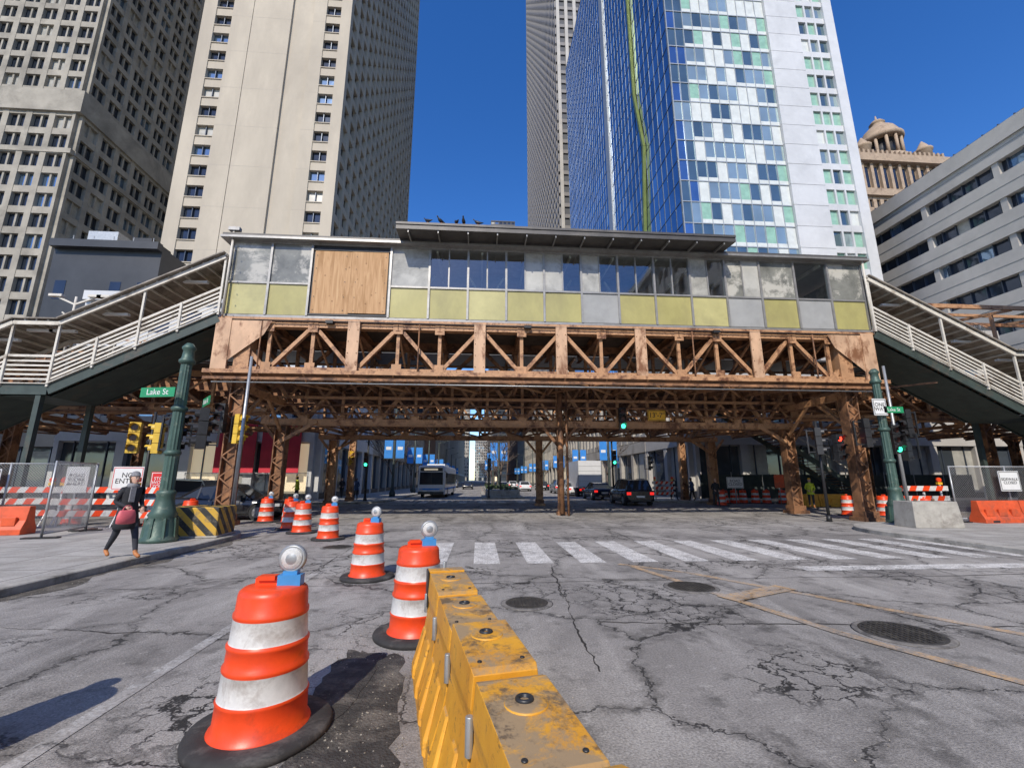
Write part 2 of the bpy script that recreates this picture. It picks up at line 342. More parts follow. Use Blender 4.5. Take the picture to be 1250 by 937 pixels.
for i in range(len(path)):
    a,b=path[i],path[(i+1)%len(path)]
    for t in range(5): pts.append((a[0]+(b[0]-a[0])*t/5+rr.uniform(-.05,.05),a[1]+(b[1]-a[1])*t/5+rr.uniform(-.05,.05),.005))
m.poly(pts,PATCH)
def blob(cx,cy,rx,ry,z,mt=None):
    q=[]
    for i in range(40):
        a=2*math.pi*i/40; k=1+.16*math.sin(3*a+cx)+rr.uniform(-.09,.09); q.append((cx+math.cos(a)*rx*k,cy+math.sin(a)*ry*k,z))
    m.poly(q,mt or PATCH)
blob(-1.1,4.25,.2,.5,.0095); blob(.5,2.1,.09,.5,.005)
m.obj('asphalt_patch')
m=MB(); prev=None
for i in range(60):
    y=3+i*.2; wd=.28+.16*math.sin(i*.55)+rr.uniform(-.05,.05); cur=((KL+.003,y),(KL+wd,y))
    if prev: m.poly([(*prev[0],.0042),(*prev[1],.0042),(*cur[1],.0042),(*cur[0],.0042)],GUTTER)
    prev=cur
m.obj('gutter_dirt')
# sealed joint seams and debris
SEAL=pm('tar_seal',(.03,.028,.026),.3,8,.6,0,.2)
m=MB()
def seam(a,b,wd,n,amp):
    prev=None; d=Vector((b[0]-a[0],b[1]-a[1])); L=d.length; d/=L; nn=Vector((-d.y,d.x)); off=0; W=wd
    for i in range(n+1):
        off+=rr.uniform(-amp,amp); off*=.93; W=max(wd*.3,min(wd*1.7,W+rr.uniform(-wd,wd)*.5)); c=Vector(a)+d*L*i/n+nn*off; cur=(c-nn*W/2,c+nn*W/2)
        if prev: m.poly([(*prev[0],.0035),(*cur[0],.0035),(*cur[1],.0035),(*prev[1],.0035)],SEAL)
        prev=cur
for a,b in (((-6.6,8.0),(12.4,8.0)),((1.1,4.4),(1.5,9.6)),((-6.9,13.6),(12.4,13.7)),((-3.1,9),(-3.4,16)),((7.4,2),(7.9,8.4)),((1.5,5.8),(7,5.2)),((-6.4,6.2),(-2,5.6)),((-6.5,11),(-.8,10.7)),((4.4,9.2),(4.6,16))): seam(a,b,.02,90,.022)
m.obj('pavement_seams')
DEB=pm('debris_grit',(.3,.27,.22),.5,30,.9)
m=MB()
for i in range(1500):
    t=R.random()
    if t<.35: x,y=R.gauss(-6.7,.25),R.uniform(4,15)
    elif t<.7: x,y=R.gauss(-.85,.35),R.uniform(1.8,6)
    else: x,y=R.uniform(-6,12),R.uniform(2.5,14)
    r=R.uniform(.003,.011); a=R.uniform(0,6)
    if x<-7.0: continue
    z=.006; m.poly([(x+math.cos(a+k*1.6)*r,y+math.sin(a+k*1.6)*r,z) for k in range(4)],DEB); m.poly([(x+math.cos(a)*r,y+math.sin(a)*r,z),(x,y,z+r),(x-math.sin(a)*r,y+math.cos(a)*r,z)],DEB)
m.obj('scattered_grit')
IRON=pm('cast_iron',(.06,.055,.05),.3,8,.6,.5,.3,(.13,.12,.1),5)
RIM=pm('manhole_rim',(.20,.185,.165),.3,5,.85,0,.3,(.08,.075,.07),3,(.45,.6))
def manhole(x,y,r):
    m=MB(); m.lathe((x,y,0),[(r+.07,.003),(r+.05,.009),(r+.005,.012)],RIM,40); m.lathe((x,y,0),[(r,.004),(r,.016),(r*.94,.018)],IRON,40)
    for i in range(-5,6):
        for j in range(-5,6):
            px,py=i*r/6,j*r/6
            if px*px+py*py<(r*.85)**2: m.box(x+px-r*.055,x+px+r*.055,y+py-r*.055,y+py+r*.055,.016,.026,IRON)
    m.obj('manhole_cover')
manhole(.7,6.7,.3); manhole(3.45,7.45,.36); manhole(4.8,5.15,.4); manhole(-3.6,12.3,.35)
# ------------------------------------------------------------ facades
def FB(m,face,u0,u1,d0,d1,z0,z1,mat):
    t,p=face
    if t=='F': m.box(u0,u1,p-d1,p-d0,z0,z1,mat)
    elif t=='E': m.box(p+d0,p+d1,u0,u1,z0,z1,mat)
    elif t=='W': m.box(p-d1,p-d0,u0,u1,z0,z1,mat)
def P(face,u,d,z):
    t,p=face
    return (u,p-d,z) if t=='F' else ((p+d,u,z) if t=='E' else (p-d,u,z))
def panes(m,face,u0,u1,z0,z1,nu,nz,mats,d=.02,tilt=.012,fu=1,fz=1,zo=.5):
    du=(u1-u0)/nu; dz=(z1-z0)/nz
    for i in range(nu):
        for j in range(nz):
            uc=u0+(i+.5)*du; zc=z0+(j+zo)*dz; a=du*fu/2; b=dz*fz/2
            q=[P(face,uc+sa*a,d+R.uniform(-tilt,tilt),zc+sb*b) for sa,sb in ((-1,-1),(1,-1),(1,1),(-1,1))]
            if face[0]=='W': q=q[::-1]
            r=R.random(); acc=0
            for mt,wt in mats:
                acc+=wt
                if r<=acc: break
            m.poly(q,mt)
def grid(m,face,u0,u1,z0,z1,nu,nz,pw,sh,dep,mat,mats,mat2=None,off=0):
    """piers + spandrels in front of recessed panes"""
    du=(u1-u0)/nu; dz=(z1-z0)/nz
    panes(m,face,u0,u1,z0,z1,nu,nz,mats,.03,.008)
    for i in range(nu+1):
        c=u0+i*du; a,b=c-pw/2,c+pw/2
        if i==0:a=c
        if i==nu:b=c
        FB(m,face,a,b,0,dep,z0,z1,mat)
    for j in range(nz+1):
        c=z0+j*dz; FB(m,face,u0+.01,u1-.01,0,dep-.06,max(z0,c-sh/2),min(z1,c+sh/2),mat2 or mat)
def core(m,x0,x1,y0,y1,z1,mat,z0=0): m.box(x0,x1,y0,y1,z0,z1,mat)
# --- tower A (concrete grid)
m=MB(); cA=-64.6
core(m,-110,cA-3,68,120,190,ACON); core(m,-112,cA,65,118,62,ACON)
WA=[(WIN,.78),(WINB,.12),(WINC,.10)]
def gridA(face,u0,u1,z0,z1,nu,nz):
    grid(m,face,u0,u1,z0,z1,nu,nz,.9,1.1,.6,ACON,WA)
    du=(u1-u0)/nu
    for i in range(nu): FB(m,face,u0+(i+.5)*du-.14,u0+(i+.5)*du+.14,0,.35,z0,z1,ACON)
gridA(('F',65),-112,cA,0,58.5,14,17); gridA(('E',cA),65,118,0,58.5,15,17)
FB(m,('F',65),-112,cA+.9,0,.95,58.5,62.4,ACON); FB(m,('E',cA),65,118,0,.9,58.55,62.3,ACON)
FB(m,('F',65),-112,cA+.6,0,.7,51.2,52,ACON); FB(m,('E',cA),65,118,0,.75,51.25,52.05,ACON)
gridA(('F',68),-110,cA-3,62,190,13,37); gridA(('E',cA-3),68,120,62,190,15,37)
m.obj('concrete_office_tower')
# --- tower B (cream hotel)
m=MB(); x0,x1,y0,y1=-40.9,-20.6,55,108; H=170
core(m,x0,x1,y0,y1,H,BCREAM2)
f=('F',y0); nz=int((H-18)/3.05)
def wincol(face,u0,u1,z0,z1,nz,wh,dep,mat):
    dz=(z1-z0)/nz
    panes(m,face,u0,u1,z0,z1,1,nz,[(WIN,.65),(WINB,.2),(WINC,.15)],.04,.01)
    for j in range(nz):
        FB(m,face,u0-.01,u1+.01,0,dep-.02,z0+j*dz,z0+(j+1)*dz-wh,mat)
        FB(m,face,u0,u1,dep-.02,dep+.1,z0+(j+1)*dz-wh-.12,z0+(j+1)*dz-wh,mat)
        FB(m,face,(u0+u1)/2-.04,(u0+u1)/2+.04,.05,dep-.2,z0+(j+1)*dz-wh,z0+(j+1)*dz,MULLD)
segs=[(x0,-39.1,.6),(-36.8,-34.0,.6),(-33.92,-28.5,.6),(-28.5,-25.4,.25),(-25.4,-23.6,.6),(-21.5,x1+.6,.6)]
for a,b,d in segs: FB(m,f,a,b,0,d,0,H,BCREAM)
wincol(f,-39.1,-36.8,18,H,nz,1.7,.5,BCREAM); wincol(f,-23.6,-21.5,18,H,nz,1.7,.5,BCREAM)
for j in range(0,nz,2):
    z=18+j*(H-18)/nz
    FB(m,f,-36.78,-34.02,.6,.606,z,z+.06,BCREAM2); FB(m,f,-33.9,-28.52,.6,.606,z,z+.06,BCREAM2); FB(m,f,-25.38,-23.62,.6,.606,z,z+.06,BCREAM2)
e=('E',x1); nu=18; du=(y1-y0)/nu
panes(m,e,y0,y1,18,H,nu,nz,[(WIN,.66),(WINB,.22),(WINC,.12)],.04,.015)
for i in range(nu+1): FB(m,e,y0+i*du-(.0 if i==0 else .4),min(y1,y0+i*du+.4),0,.6,0,H-.2,BCREAM)
for j in range(nz+1):
    z=18+j*(H-18)/nz; FB(m,e,y0+.02,y1-.02,0,.5,z-.55,z+.5,BCREAM)
FB(m,e,y0,y1,0,.55,0,17,BCREAM)
m.obj('cream_hotel_tower')
# --- podiums on far side of lake street, west
def podium(name,x0,x1,y0,y1,h,mat,shop=True,faceE=False,faceW=False,up=(WIN,.8),bay=4.5,band=None,lean=False):
    m=MB(); core(m,x0,x1,y0,y1,h,mat)
    fs=[(('F',y0),x0,x1)]
    if faceE: fs.append((('E',x1),y0,y1))
    if faceW: fs.append((('W',x0),y0,y1))
    for fc,a,b in fs:
        n=max(1,round((b-a)/bay)); du=(b-a)/n
        panes(m,fc,a,b,.6,4.6,n*2,1,[(STORE,.75),(LITW,.1),(WINC,.15)],.03,.01)
        for i in range(n+1): FB(m,fc,max(a,a+i*du-.35),min(b,a+i*du+.35),0,.45,0,4.9,mat)
        FB(m,fc,a+.01,b-.01,0,.4,0,.6,BLACKB); FB(m,fc,a+.01,b-.01,0,.5,4.7,5.9,band or mat)
        for i in range(n*2): FB(m,fc,a+(i+.5)*du/2-.04,a+(i+.5)*du/2+.04,.02,.12,.6,4.7,MULLD)
        nz=max(1,round((h-6)/3.8)); dz=(h-6)/nz
        if not lean: grid(m,fc,a,b,6,h-.4,n*2,nz,.9,1.5,.35,mat,[up,(WINB,.1),(WINC,.1)])
        else:
            for i in range(n*2):
                if i%3!=1: FB(m,fc,a+(i+.3)*du/2,a+(i+.7)*du/2,0,.03,h-6,h-4,WIN)
            FB(m,fc,a,b,0,.2,h-9,h-8.8,DARK)
        FB(m,fc,a,b,0,.7,h-.5,h+.3,mat)
    if lean:
        m.box(x0+2,x0+5,y0+1,y0+5,h,h+2.2,GALV); m.box(x1-4,x1-2,y0+1,y0+4,h,h+1.6,DARK)
        for i in range(5): m.cyl((x0+1+i*2,y0+.6,h),(x0+1+i*2,y0+.6,h+1.4),.04,.04,GALV,6)
    return m.obj(name)
podium('black_stone_building',-44,-33.5,45,60,25.5,BLACKB,lean=True)
podium('low_commercial_building',-100,-44.1,44,60,11.5,STONE)
m_=podium('hotel_podium_building',-33.4,-13.5,38,56,17,WPAN,faceE=True)
podium('limestone_building',-36,-13.5,56.1,74,17,BCREAM2,faceE=True)
podium('brick_building',-36,-13.5,109,135,32,BRICK,faceE=True); podium('limestone_building',-36,-13.6,74.1,108.9,14,STONE,faceE=True)
podium('limestone_building',-40,-13.5,136,190,42,STONE,faceE=True); podium('office_building',-42,-13.5,200,290,50,GBLD,faceE=True); podium('office_building',-44,-14,300,420,55,BCREAM2,faceE=True)
podium('limestone_building',-60,-25,440,480,62,WPAN)
podium('apartment_tower',-24,-12,520,560,95,STONE); podium('apartment_tower',-6,14,640,680,60,STONE)
# red banners on podium corner
def flat(name,x0,x1,y,z0,z1,mat,d=.06):
    m=MB(); m.box(x0,x1,y-d,y,z0,z1,mat); m.box(x0-.03,x1+.03,y-d-.01,y-d*.2,z1,z1+.05,GALV); m.box(x0-.03,x1+.03,y-d-.01,y-d*.2,z0-.05,z0,GALV); return m.obj(name)
for i in range(4): flat('red_wall_banner',-21.0+i*1.75,-19.7+i*1.75,37.3,2.2,6.4,BANR)
# --- tower D glass
m=MB(); x0,x1,y0,y1,H=25.0,49.4,48,112,126
core(m,x0,x1,y0,y1,H,MULLD)
wf=('W',x0); nz=42; dz=H/nz
panes(m,wf,y0,y1,0,H,40,nz,[(BGL,.60),(BGL2,.30),(BGL3,.10)],.05,.014)
for i in range(41): FB(m,wf,y0+i*1.6-.025,y0+i*1.6+.025,.0,.11,0,H,MULLD)
for j in range(nz+1): FB(m,wf,y0,y1,0,.09,j*dz-.04,j*dz+.04,MULLD)
FB(m,wf,y0+26,y0+28.2,.0,.35,0,H,MULL)
pts=[(60.5,0),(60.5,30),(57.5,52),(60,64),(60,88),(56.5,108),(58,H)]
for a,b in zip(pts[:-1],pts[1:]): m.beam(P(wf,a[0],.35,a[1]),P(wf,b[0],.35,b[1]),.45,.5,GOLD)
ff=('F',y0)
panes(m,ff,x0,27.4,0,H,2,nz,[(BGL,.4),(PGD,.35),(PGL,.25)],.05,.02)
panes(m,ff,27.4,39.6,0,H,9,nz,[(PGL,.34),(PGD,.20),(PGW,.30),(PGG,.16)],.05,.02)
panes(m,ff,44.3,48.4,0,H,3,nz,[(PGG,.35),(PGW,.2),(PGL,.25),(PGD,.2)],.05,.02)
for u in [x0+.05,26.2,27.4]+[27.4+i*12.2/9 for i in range(1,10)]: FB(m,ff,u-.04,u+.04,0,.16,0,H,MULL)
for j in range(nz+1):
    FB(m,ff,x0,39.6,0,.13,j*dz-.06,j*dz+.06,MULL); FB(m,ff,27.45,39.55,.0,.1,j*dz+.06,j*dz+.6,PGW)
    FB(m,ff,44.3,48.4,0,.3,j*dz-.45,j*dz+.45,WPAN)
for u in (45.66,47.03): FB(m,ff,u-.12,u+.12,0,.32,0,H,WPAN)
for j in range(nz):
    FB(m,ff,39.6,44.3,0,.45,j*dz+.03,(j+1)*dz-.03,WPAN)
FB(m,ff,39.62,44.28,0,.41,0,H,GPAN); FB(m,ff,48.4,x1+.4,0,.5,0,H,WPAN); 
m.obj('glass_hotel_tower')
m_=podium('glass_retail_building',18.75,50,38,47.8,15.5,GBLD,faceW=True,up=(STORE,.8))
podium('glass_retail_building',18.75,24.8,48,112,14.5,STONE,faceW=True)
# --- tower C striped
m=MB(); x0,x1,y0,y1,H=24.8,70,125,214,300
core(m,x0,x1,y0,y1,H,CDARK)
for i in range(30): FB(m,('W',x0),y0+i*3.05,y0+i*3.05+.9,0,.5,0,H,CGREY)
for i in range(16): FB(m,('F',y0),x0+i*3.0,x0+i*3.0+1.1,0,.9,0,H,GBLD)
for j in range(76):
    FB(m,('W',x0),y0,y1,0,.4,j*3.95,j*3.95+1.2,CDARK); FB(m,('F',y0),x0,x1,0,.4,j*3.95,j*3.95+1.3,CGREY)
m.obj('striped_granite_tower')
podium('stone_building',18.75,24.6,113,214,22,STONE,faceW=True); podium('office_building',19,50,215,300,60,BRICK,faceW=True)
podium('dark_office_tower',8.5,34,420,470,268,BLACKB,bay=9)
# --- gray banded building
m=MB(); x0=55; y0,y1,H=14,53,38
core(m,x0,100,y0,y1,H-1.2,GBLD); wf=('W',x0)
for j in range(9):
    z=1.5+j*4.15
    panes(m,wf,y0,y1,z+2.55,z+4.15,26,1,[(WIN,.8),(WINB,.1),(WINC,.1)],.04,.01)
    FB(m,wf,y0,y1,0,.7,z,z+2.55,GBLD); FB(m,wf,y0,y1,.7,.74,z+1.2,z+1.25,GPAN)
    for i in range(27): FB(m,wf,y0+i*1.5-.05,y0+i*1.5+.05,.03,.25,z+2.55,z+4.15,MULLD)
for i in range(6): FB(m,wf,y0+i*7.8-.3 if i else y0,y0+i*7.8+.3 if i<5 else y1,0,.55,0,H,GBLD)
FB(m,wf,y0,y1,0,.95,H-1.6,H+.2,GBLD); FB(m,('F',y0),x0,100,0,.5,0,H,GBLD)
m.box(62,90,22,46,H-1.1,H+5,GBLD); m.box(68,80,28,40,H+5,H+8,GPAN)
m.obj('banded_office_building')
# --- ornate domed tower
m=MB(); bx0,bx1,by=92,124,96
core(m,bx0,bx1,by,by+30,87,TERRA)
grid(m,('F',by),bx0,bx1,0,74,16,19,1.0,1.6,.5,TERRA,[(WIN,1)]); grid(m,('W',bx0),by,by+30,0,74,14,19,1,1.6,.5,TERRA,[(WIN,1)])
for fc,a,b in ((('F',by),bx0,bx1),(('W',bx0),by,by+30)):
    FB(m,fc,a-.9,b+.9,0,1.3,74,76,TERRA); n=12; du=(b-a)/n
    for i in range(n+1): FB(m,fc,a+i*du-.4,a+i*du+.4,0,.8,76,84,TERRA)
    for i in range(n): FB(m,fc,a+(i+.3)*du,a+(i+.7)*du,0,.25,77,83,WIN)
    FB(m,fc,a-1.2,b+1.2,0,1.8,84,86.2,TERRA)
    for i in range(n*2): FB(m,fc,a+i*du/2,a+i*du/2+.6,.9,1.7,86.2,87.3,TERRA)
cx,cy=113,by+5
m.lathe((cx,cy,87),[(5.6,0),(5.6,1.5),(4.9,1.6),(4.9,2.2)],TERRA,24)
for i in range(12):
    a=2*math.pi*i/12; m.cyl((cx+4.4*math.cos(a),cy+4.4*math.sin(a),89),(cx+4.4*math.cos(a),cy+4.4*math.sin(a),95),.42,.38,TERRA,8)
m.lathe((cx,cy,89),[(3.3,0),(3.3,6)],BLACKB,16)
m.lathe((cx,cy,95),[(5.1,0),(5.3,.6),(5.3,1.1),(4.6,1.3),(4.4,2.6),(3.7,4.0),(2.5,5.2),(1.6,5.6),(1.6,6.6),(1.9,6.8),(1.3,7.6),(.3,8.3),(.1,9.6)],TERRA,24)
for px,py in ((bx0+2,by+2),(bx1-2,by+2),(bx0+2,by+26),(104,by+2)):
    m.lathe((px,py,87),[(1.8,0),(1.8,3.5),(2.1,3.7),(2.1,4.2),(1.5,4.6),(.9,5.8),(.15,7)],TERRA,12)
m.obj('domed_terracotta_tower')
# --- buildings behind the camera
podium('office_building',-50,-20,-90,-45,26,STONE,faceE=True)
podium('office_building',22,50,-70,2,28,GBLD,faceW=True)
# ------------------------------------------------------------ ELEVATED STRUCTURE
m=MB()
def truss(y,s0,s1,z0,z1,n,mat,w=.16,double=False,verts=True,ch=.28):
    for dy in (-.12,.12):
        m.beam((s0,y+dy,z0),(s1,y+dy,z0),.1,ch,mat); m.beam((s0,y+dy,z1),(s1,y+dy,z1),.1,ch,mat)
    m.beam((s0,y,z1+ch/2+.02),(s1,y,z1+ch/2+.02),.42,.03,mat); m.beam((s0,y,z0-ch/2-.02),(s1,y,z0-ch/2-.02),.42,.03,mat)
    du=(s1-s0)/n
    for i in range(n):
        a,b=s0+i*du,s0+(i+1)*du
        p,q=((a,z0),(b,z1)) if i%2 else ((a,z1),(b,z0))
        for dy in (-.07,.07): m.beam((p[0],y+dy,p[1]),(q[0],y+dy,q[1]),.05,w,mat)
        if double:
            p,q=((a,z1),(b,z0)) if i%2 else ((a,z0),(b,z1))
            m.beam((p[0],y+.01,p[1]),(q[0],y+.01,q[1]),.04,w*.7,mat)
        if verts: 
            m.beam((a,y,z0),(a,y,z1),.14,w*.8,mat)
        # gussets with rivets
        for zz,sg in ((z0,1),(z1,-1)):
            m.box(a-.2,a+.2,y-.185,y-.17,zz-.12 if sg>0 else zz-.34,zz+.34 if sg>0 else zz+.12,mat)
S0,S1=-10.5,17.5
# front station truss
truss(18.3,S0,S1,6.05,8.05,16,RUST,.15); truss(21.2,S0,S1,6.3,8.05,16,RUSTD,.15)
for s in (-5.3,-.05,3.45,6.95,12.2):
    m.box(s-.24,s+.24,17.98,18.06,5.95,8.2,RUSTL)
    for zz in (6.3,6.8,7.3,7.8):
        for dx in (-.18,.18): m.cyl((s+dx,17.98,zz),(s+dx,17.955,zz),.022,.015,RUSTD,6)
i=0
while S0+i*.25<S1:      # chord rivets
    for zz in (5.98,6.12,7.98,8.12): m.cyl((S0+i*.25,18.135,zz),(S0+i*.25,18.115,zz),.018,.012,RUSTD,5)
    i+=1
for s in (S0,S1): m.box(s-.3,s+.3,17.97,18.05,5.8,8.2,RUSTL)
for s,sg in ((S0+.3,1),(S1-.3,-1)):
    m.poly([(s,18.0,8.15),(s+sg*1.6,18.0,8.15),(s+sg*1.3,18.0,7.5),(s,18.0,6.4)] if sg<0 else [(s,18.0,6.4),(s+sg*1.3,18.0,7.5),(s+sg*1.6,18.0,8.15),(s,18.0,8.15)],RUSTL)
# catwalk on bottom chord
m.box(S0-.3,S1+.3,17.55,18.1,5.78,5.84,RUSTD); m.beam((S0-.3,17.55,5.86),(S1+.3,17.55,5.86),.06,.16,RUST); m.beam((S0-.3,17.62,5.6),(S1+.3,17.62,5.6),.05,.1,RUSTD)
for i in range(17): m.beam((S0+i*1.75,17.55,5.8),(S0+i*1.75,18.1,5.5),.06,.06,RUST)
# conduits and drain pipes
m.cyl((S0,17.7,5.45),(S1,17.7,5.45),.03,.03,GALV,6); m.cyl((S0,18.0,8.14),(S1,18.0,8.14),.025,.025,DARK,6)
for s in (-9.0,-2.6,9.3,14.9): m.cyl((s,18.0,8.1),(s,18.0,5.5),.03,.03,RUSTD,6)
# station floor beams & deck
i=0
s=S0
while s<=S1:
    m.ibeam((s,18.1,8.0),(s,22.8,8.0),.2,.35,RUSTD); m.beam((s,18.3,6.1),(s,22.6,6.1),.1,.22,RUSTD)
    m.beam((s,18.3,7.9),(s,21.2,6.3),.08,.08,RUST)
    if i%2==0: m.beam((s,18.4,6.05),(s+3.5,22.5,6.05),.1,.08,RUST); m.beam((s+3.5,18.4,6.08),(s,22.5,6.08),.1,.08,RUSTD)
    s+=1.75; i+=1
for i in range(24): m.box(S0-.3,S1+.4,18.2+i*.19,18.2+i*.19+.165,8.22,8.27,TIE)
# main track trusses, whole length of street
for y,mt in ((22.6,RUST),(30.6,RUST)):
    truss(y,S0,4,4.5,6.9,8,mt,.16,True); truss(y,4,16.9,4.5,6.9,8,mt,.16,True)
    truss(y,-76,S0,5.0,6.9,24,mt,.15,True); truss(y,16.9,76,5.0,6.9,22,mt,.15,True)
    m.beam((S0,y-.25,5.7),(16.9,y-.25,5.7),.08,.14,mt)
# inner stringers under the rails
for y in (24.1,25.6,27.7,29.2):
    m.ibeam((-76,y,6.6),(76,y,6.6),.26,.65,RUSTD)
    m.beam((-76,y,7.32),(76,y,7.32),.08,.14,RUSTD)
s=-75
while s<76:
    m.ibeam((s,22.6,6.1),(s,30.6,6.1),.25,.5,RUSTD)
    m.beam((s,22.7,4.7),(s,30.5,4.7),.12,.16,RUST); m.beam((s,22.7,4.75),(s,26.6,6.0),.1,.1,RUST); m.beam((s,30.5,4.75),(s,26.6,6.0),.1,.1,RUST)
    m.beam((s,22.8,4.55),(s+3,30.4,4.55),.1,.08,RUSTD); m.beam((s+3,22.8,4.6),(s,30.4,4.6),.1,.08,RUSTD)
    s+=3
s=-76
while s<76:
    m.box(s,s+.2,23.2,26.5,7.0,7.2,TIE); m.box(s+.02,s+.22,26.8,30.1,7.0,7.2,TIE); s+=.48
# outer walkway and conduit
m.box(-76,-11,21.2,22.4,7.0,7.06,TIE); m.box(18,76,21.2,22.4,7.0,7.06,TIE)
for z,y in ((7.2,21.5),(5.3,22.2),(4.9,22.25)): m.cyl((-60,y,z),(60,y,z),.05,.05,RUSTD,6)
for s in list(range(-74,-11,2))+list(range(19,75,2)):
    m.beam((s,21.2,7.0),(s,21.2,8.1),.06,.06,RUST)
for zz in (7.5,8.1):
    m.beam((-76,21.2,zz),(-12,21.2,zz),.05,.05,RUST); m.beam((18.5,21.2,zz),(76,21.2,zz),.05,.05,RUST)
# far platform
for i in range(22): m.box(-40,40,31.2+i*.19,31.2+i*.19+.165,7.9,7.95,TIE)
truss(35.2,S0,16.9,5.6,7.7,15,RUSTD,.16); m.box(-40,40,31.2,35.3,10.6,10.72,DROOF)
for s in range(-38,41,5): m.beam((s,33.2,7.9),(s,33.2,10.6),.18,.18,RUSTD); m.beam((s,31.4,10.5),(s,35.1,10.5),.1,.16,RUST); m.ibeam((s,30.6,7.6),(s,35.2,7.6),.2,.4,RUSTD)
# columns
def column(s,y,z1,w=.42,mat=RUST,lat=True):
    h=.13
    for dx in (-w/2,w/2):
        m.beam((s+dx,y,h),(s+dx,y,z1),.045,w*.95,mat,up=(0,1,0))
    m.beam((s,y,h),(s,y,z1),w*.9,.035,mat,up=(0,1,0))
    m.box(s-w*.85,s+w*.85,y-w*.85,y+w*.85,.0,.16,mat); m.box(s-w*.65,s+w*.65,y-w*.65,y+w*.65,.16,.4,RUSTD)
    zz=.6
    if lat:
        k=0
        while zz<z1-.4:
            for fy in (-w*.48,w*.48):
                a=(s-w/2,y+fy,zz) if k%2 else (s+w/2,y+fy,zz); b=(s+w/2,y+fy,zz+.4) if k%2 else (s-w/2,y+fy,zz+.4); m.beam(a,b,.02,.05,mat)
            zz+=.4;k+=1
    for sg in (-1,1): m.beam((s+sg*.1,y,z1-.9),(s+sg*1.0,y,z1+.2),.12,.14,mat)
column(4.1,22.5,4.3,.26,RUSTD,False); column(4.1,30.5,4.3,.40,RUST)
m.cyl((4.35,21.9,0),(4.35,21.9,6.2),.06,.06,RUSTD,8); m.cyl((4.05,22.0,0.1),(4.05,22.0,6.0),.13,.13,RUSTD,10)
for s in (-9.7,16.4): column(s,18.35,6.0,.5,RUSTD); column(s,22.6,4.3,.5,RUSTD); column(s,30.6,4.3,.5); column(s,35.2,5.6,.42)
for s in (-9.7,16.4):  # upper leg to station
    m.box(s-.3,s+.3,18.1,18.6,6.0,8.1,RUST)
    m.beam((s,18.4,5.4),(s,22.5,5.4),.2,.3,RUST); m.beam((s,18.6,4.0),(s,20.2,5.3),.12,.12,RUST); m.beam((s,22.4,4.0),(s,20.8,5.3),.12,.12,RUST)
for s in (-22,-34,-46,-58,-70,28,40,52,64,76):
    for y in (22.6,30.6): column(s,y,4.9,.42,RUSTD)
# sloped knee braces in the intersection
for y in (22.6,30.6):
    for s,sg in ((-9.7,1),(16.4,-1)): m.beam((s,y-.2,3.5),(s+sg*1.7,y-.2,4.5),.1,.16,RUST)
m.obj('elevated_railway_viaduct')
# ------------------------------------------------------------ STATION HOUSE
m=MB(); A0,A1=-10.7,17.9; YF=18.15; ZB,ZM,ZT=8.4,9.85,11.75; n=17; du=(A1-A0)/n
m.box(A0,A1,YF-.03,YF+.16,8.28,8.42,ALU); m.box(A0-.05,A1+.05,YF-.12,YF+.2,8.18,8.28,RUST)
m.box(A0,A0+2*du,YF-.04,YF+.1,ZM-.04,ZM+.04,ALU); m.box(A0+4*du,A1,YF-.04,YF+.1,ZM-.04,ZM+.04,ALU); m.box(A0,A1,YF-.05,YF+.15,ZT-.08,ZT,ALU)
upper=['F2','F2','P','P','F','C','C','F','F2','F','C','F','C','F2','F2','C','F2']
def pane(a,b,z0,z1,mt,y=YF+.012):
    t=[R.uniform(-.006,.006) for _ in range(4)]
    m.poly([(a,y+t[0],z0),(b,y+t[1],z0),(b,y+t[2],z1),(a,y+t[3],z1)],mt)
for i in range(n):
    a,b=A0+i*du,A0+(i+1)*du
    if i!=3: m.box(a-.045,a+.045,YF-.06,YF+.12,8.42,ZT-.08,ALU)
    if upper[i]=='P':
        m.box(a+(.12 if i==2 else .006),b-(.006 if i==2 else .12),YF-.0-(.015 if i==3 else 0),YF+.03,8.55+(.04 if i==3 else 0),ZT-.32,PLY)
        m.box(a,b,YF+.035,YF+.05,8.42,ZT-.08,DARK)
        for zz in (8.7,9.3,10.0,10.6,11.2):
            for dx in (.22,du-.22): m.cyl((a+dx,YF-.0-.015,zz),(a+dx,YF-.024,zz),.02,.02,DARK,6)
        continue
    pane(a+.045,b-.045,8.45,ZM-.04,GPAN if i in (9,13,15) else (YPAN2 if i%3==0 else YPAN))
    m.box(a,b,YF+.03,YF+.06,8.43,ZM-.04,DARK)
    mm={'F':FROST,'F2':HLGLASS,'C':CLEAR}[upper[i]]
    if 5<=i<=13:
        c=a+du/2; m.box(c-.03,c+.03,YF-.03,YF+.08,ZM+.04,ZT-.08,ALU)
        for (p,q) in ((a+.045,c-.03),(c+.03,b-.045)):
            mt=R.choice([CLEAR,CLEAR,FROST,mm]); pane(p,q,ZM+.04,ZT-.08,mt)
    else: pane(a+.045,b-.045,ZM+.04,ZT-.08,mm)
m.box(A1-.045,A1+.045,YF-.06,YF+.12,8.42,ZT-.08,ALU)
# plywood surround
for a,b,c,d in ((A0+2*du,A0+4*du,ZT-.3,ZT-.24),(A0+2*du,A0+4*du,8.46,8.53)): m.box(a+.05,b-.05,YF-.03,YF+.02,c,d,DARK)
# side walls
for x in (A0,A1):
    m.box(x-.03,x+.03,YF+.13,21.8,8.42,ZM,YPAN); m.box(x-.03,x+.03,YF+.13,21.8,ZM+.003,ZT-.1,HLGLASS)
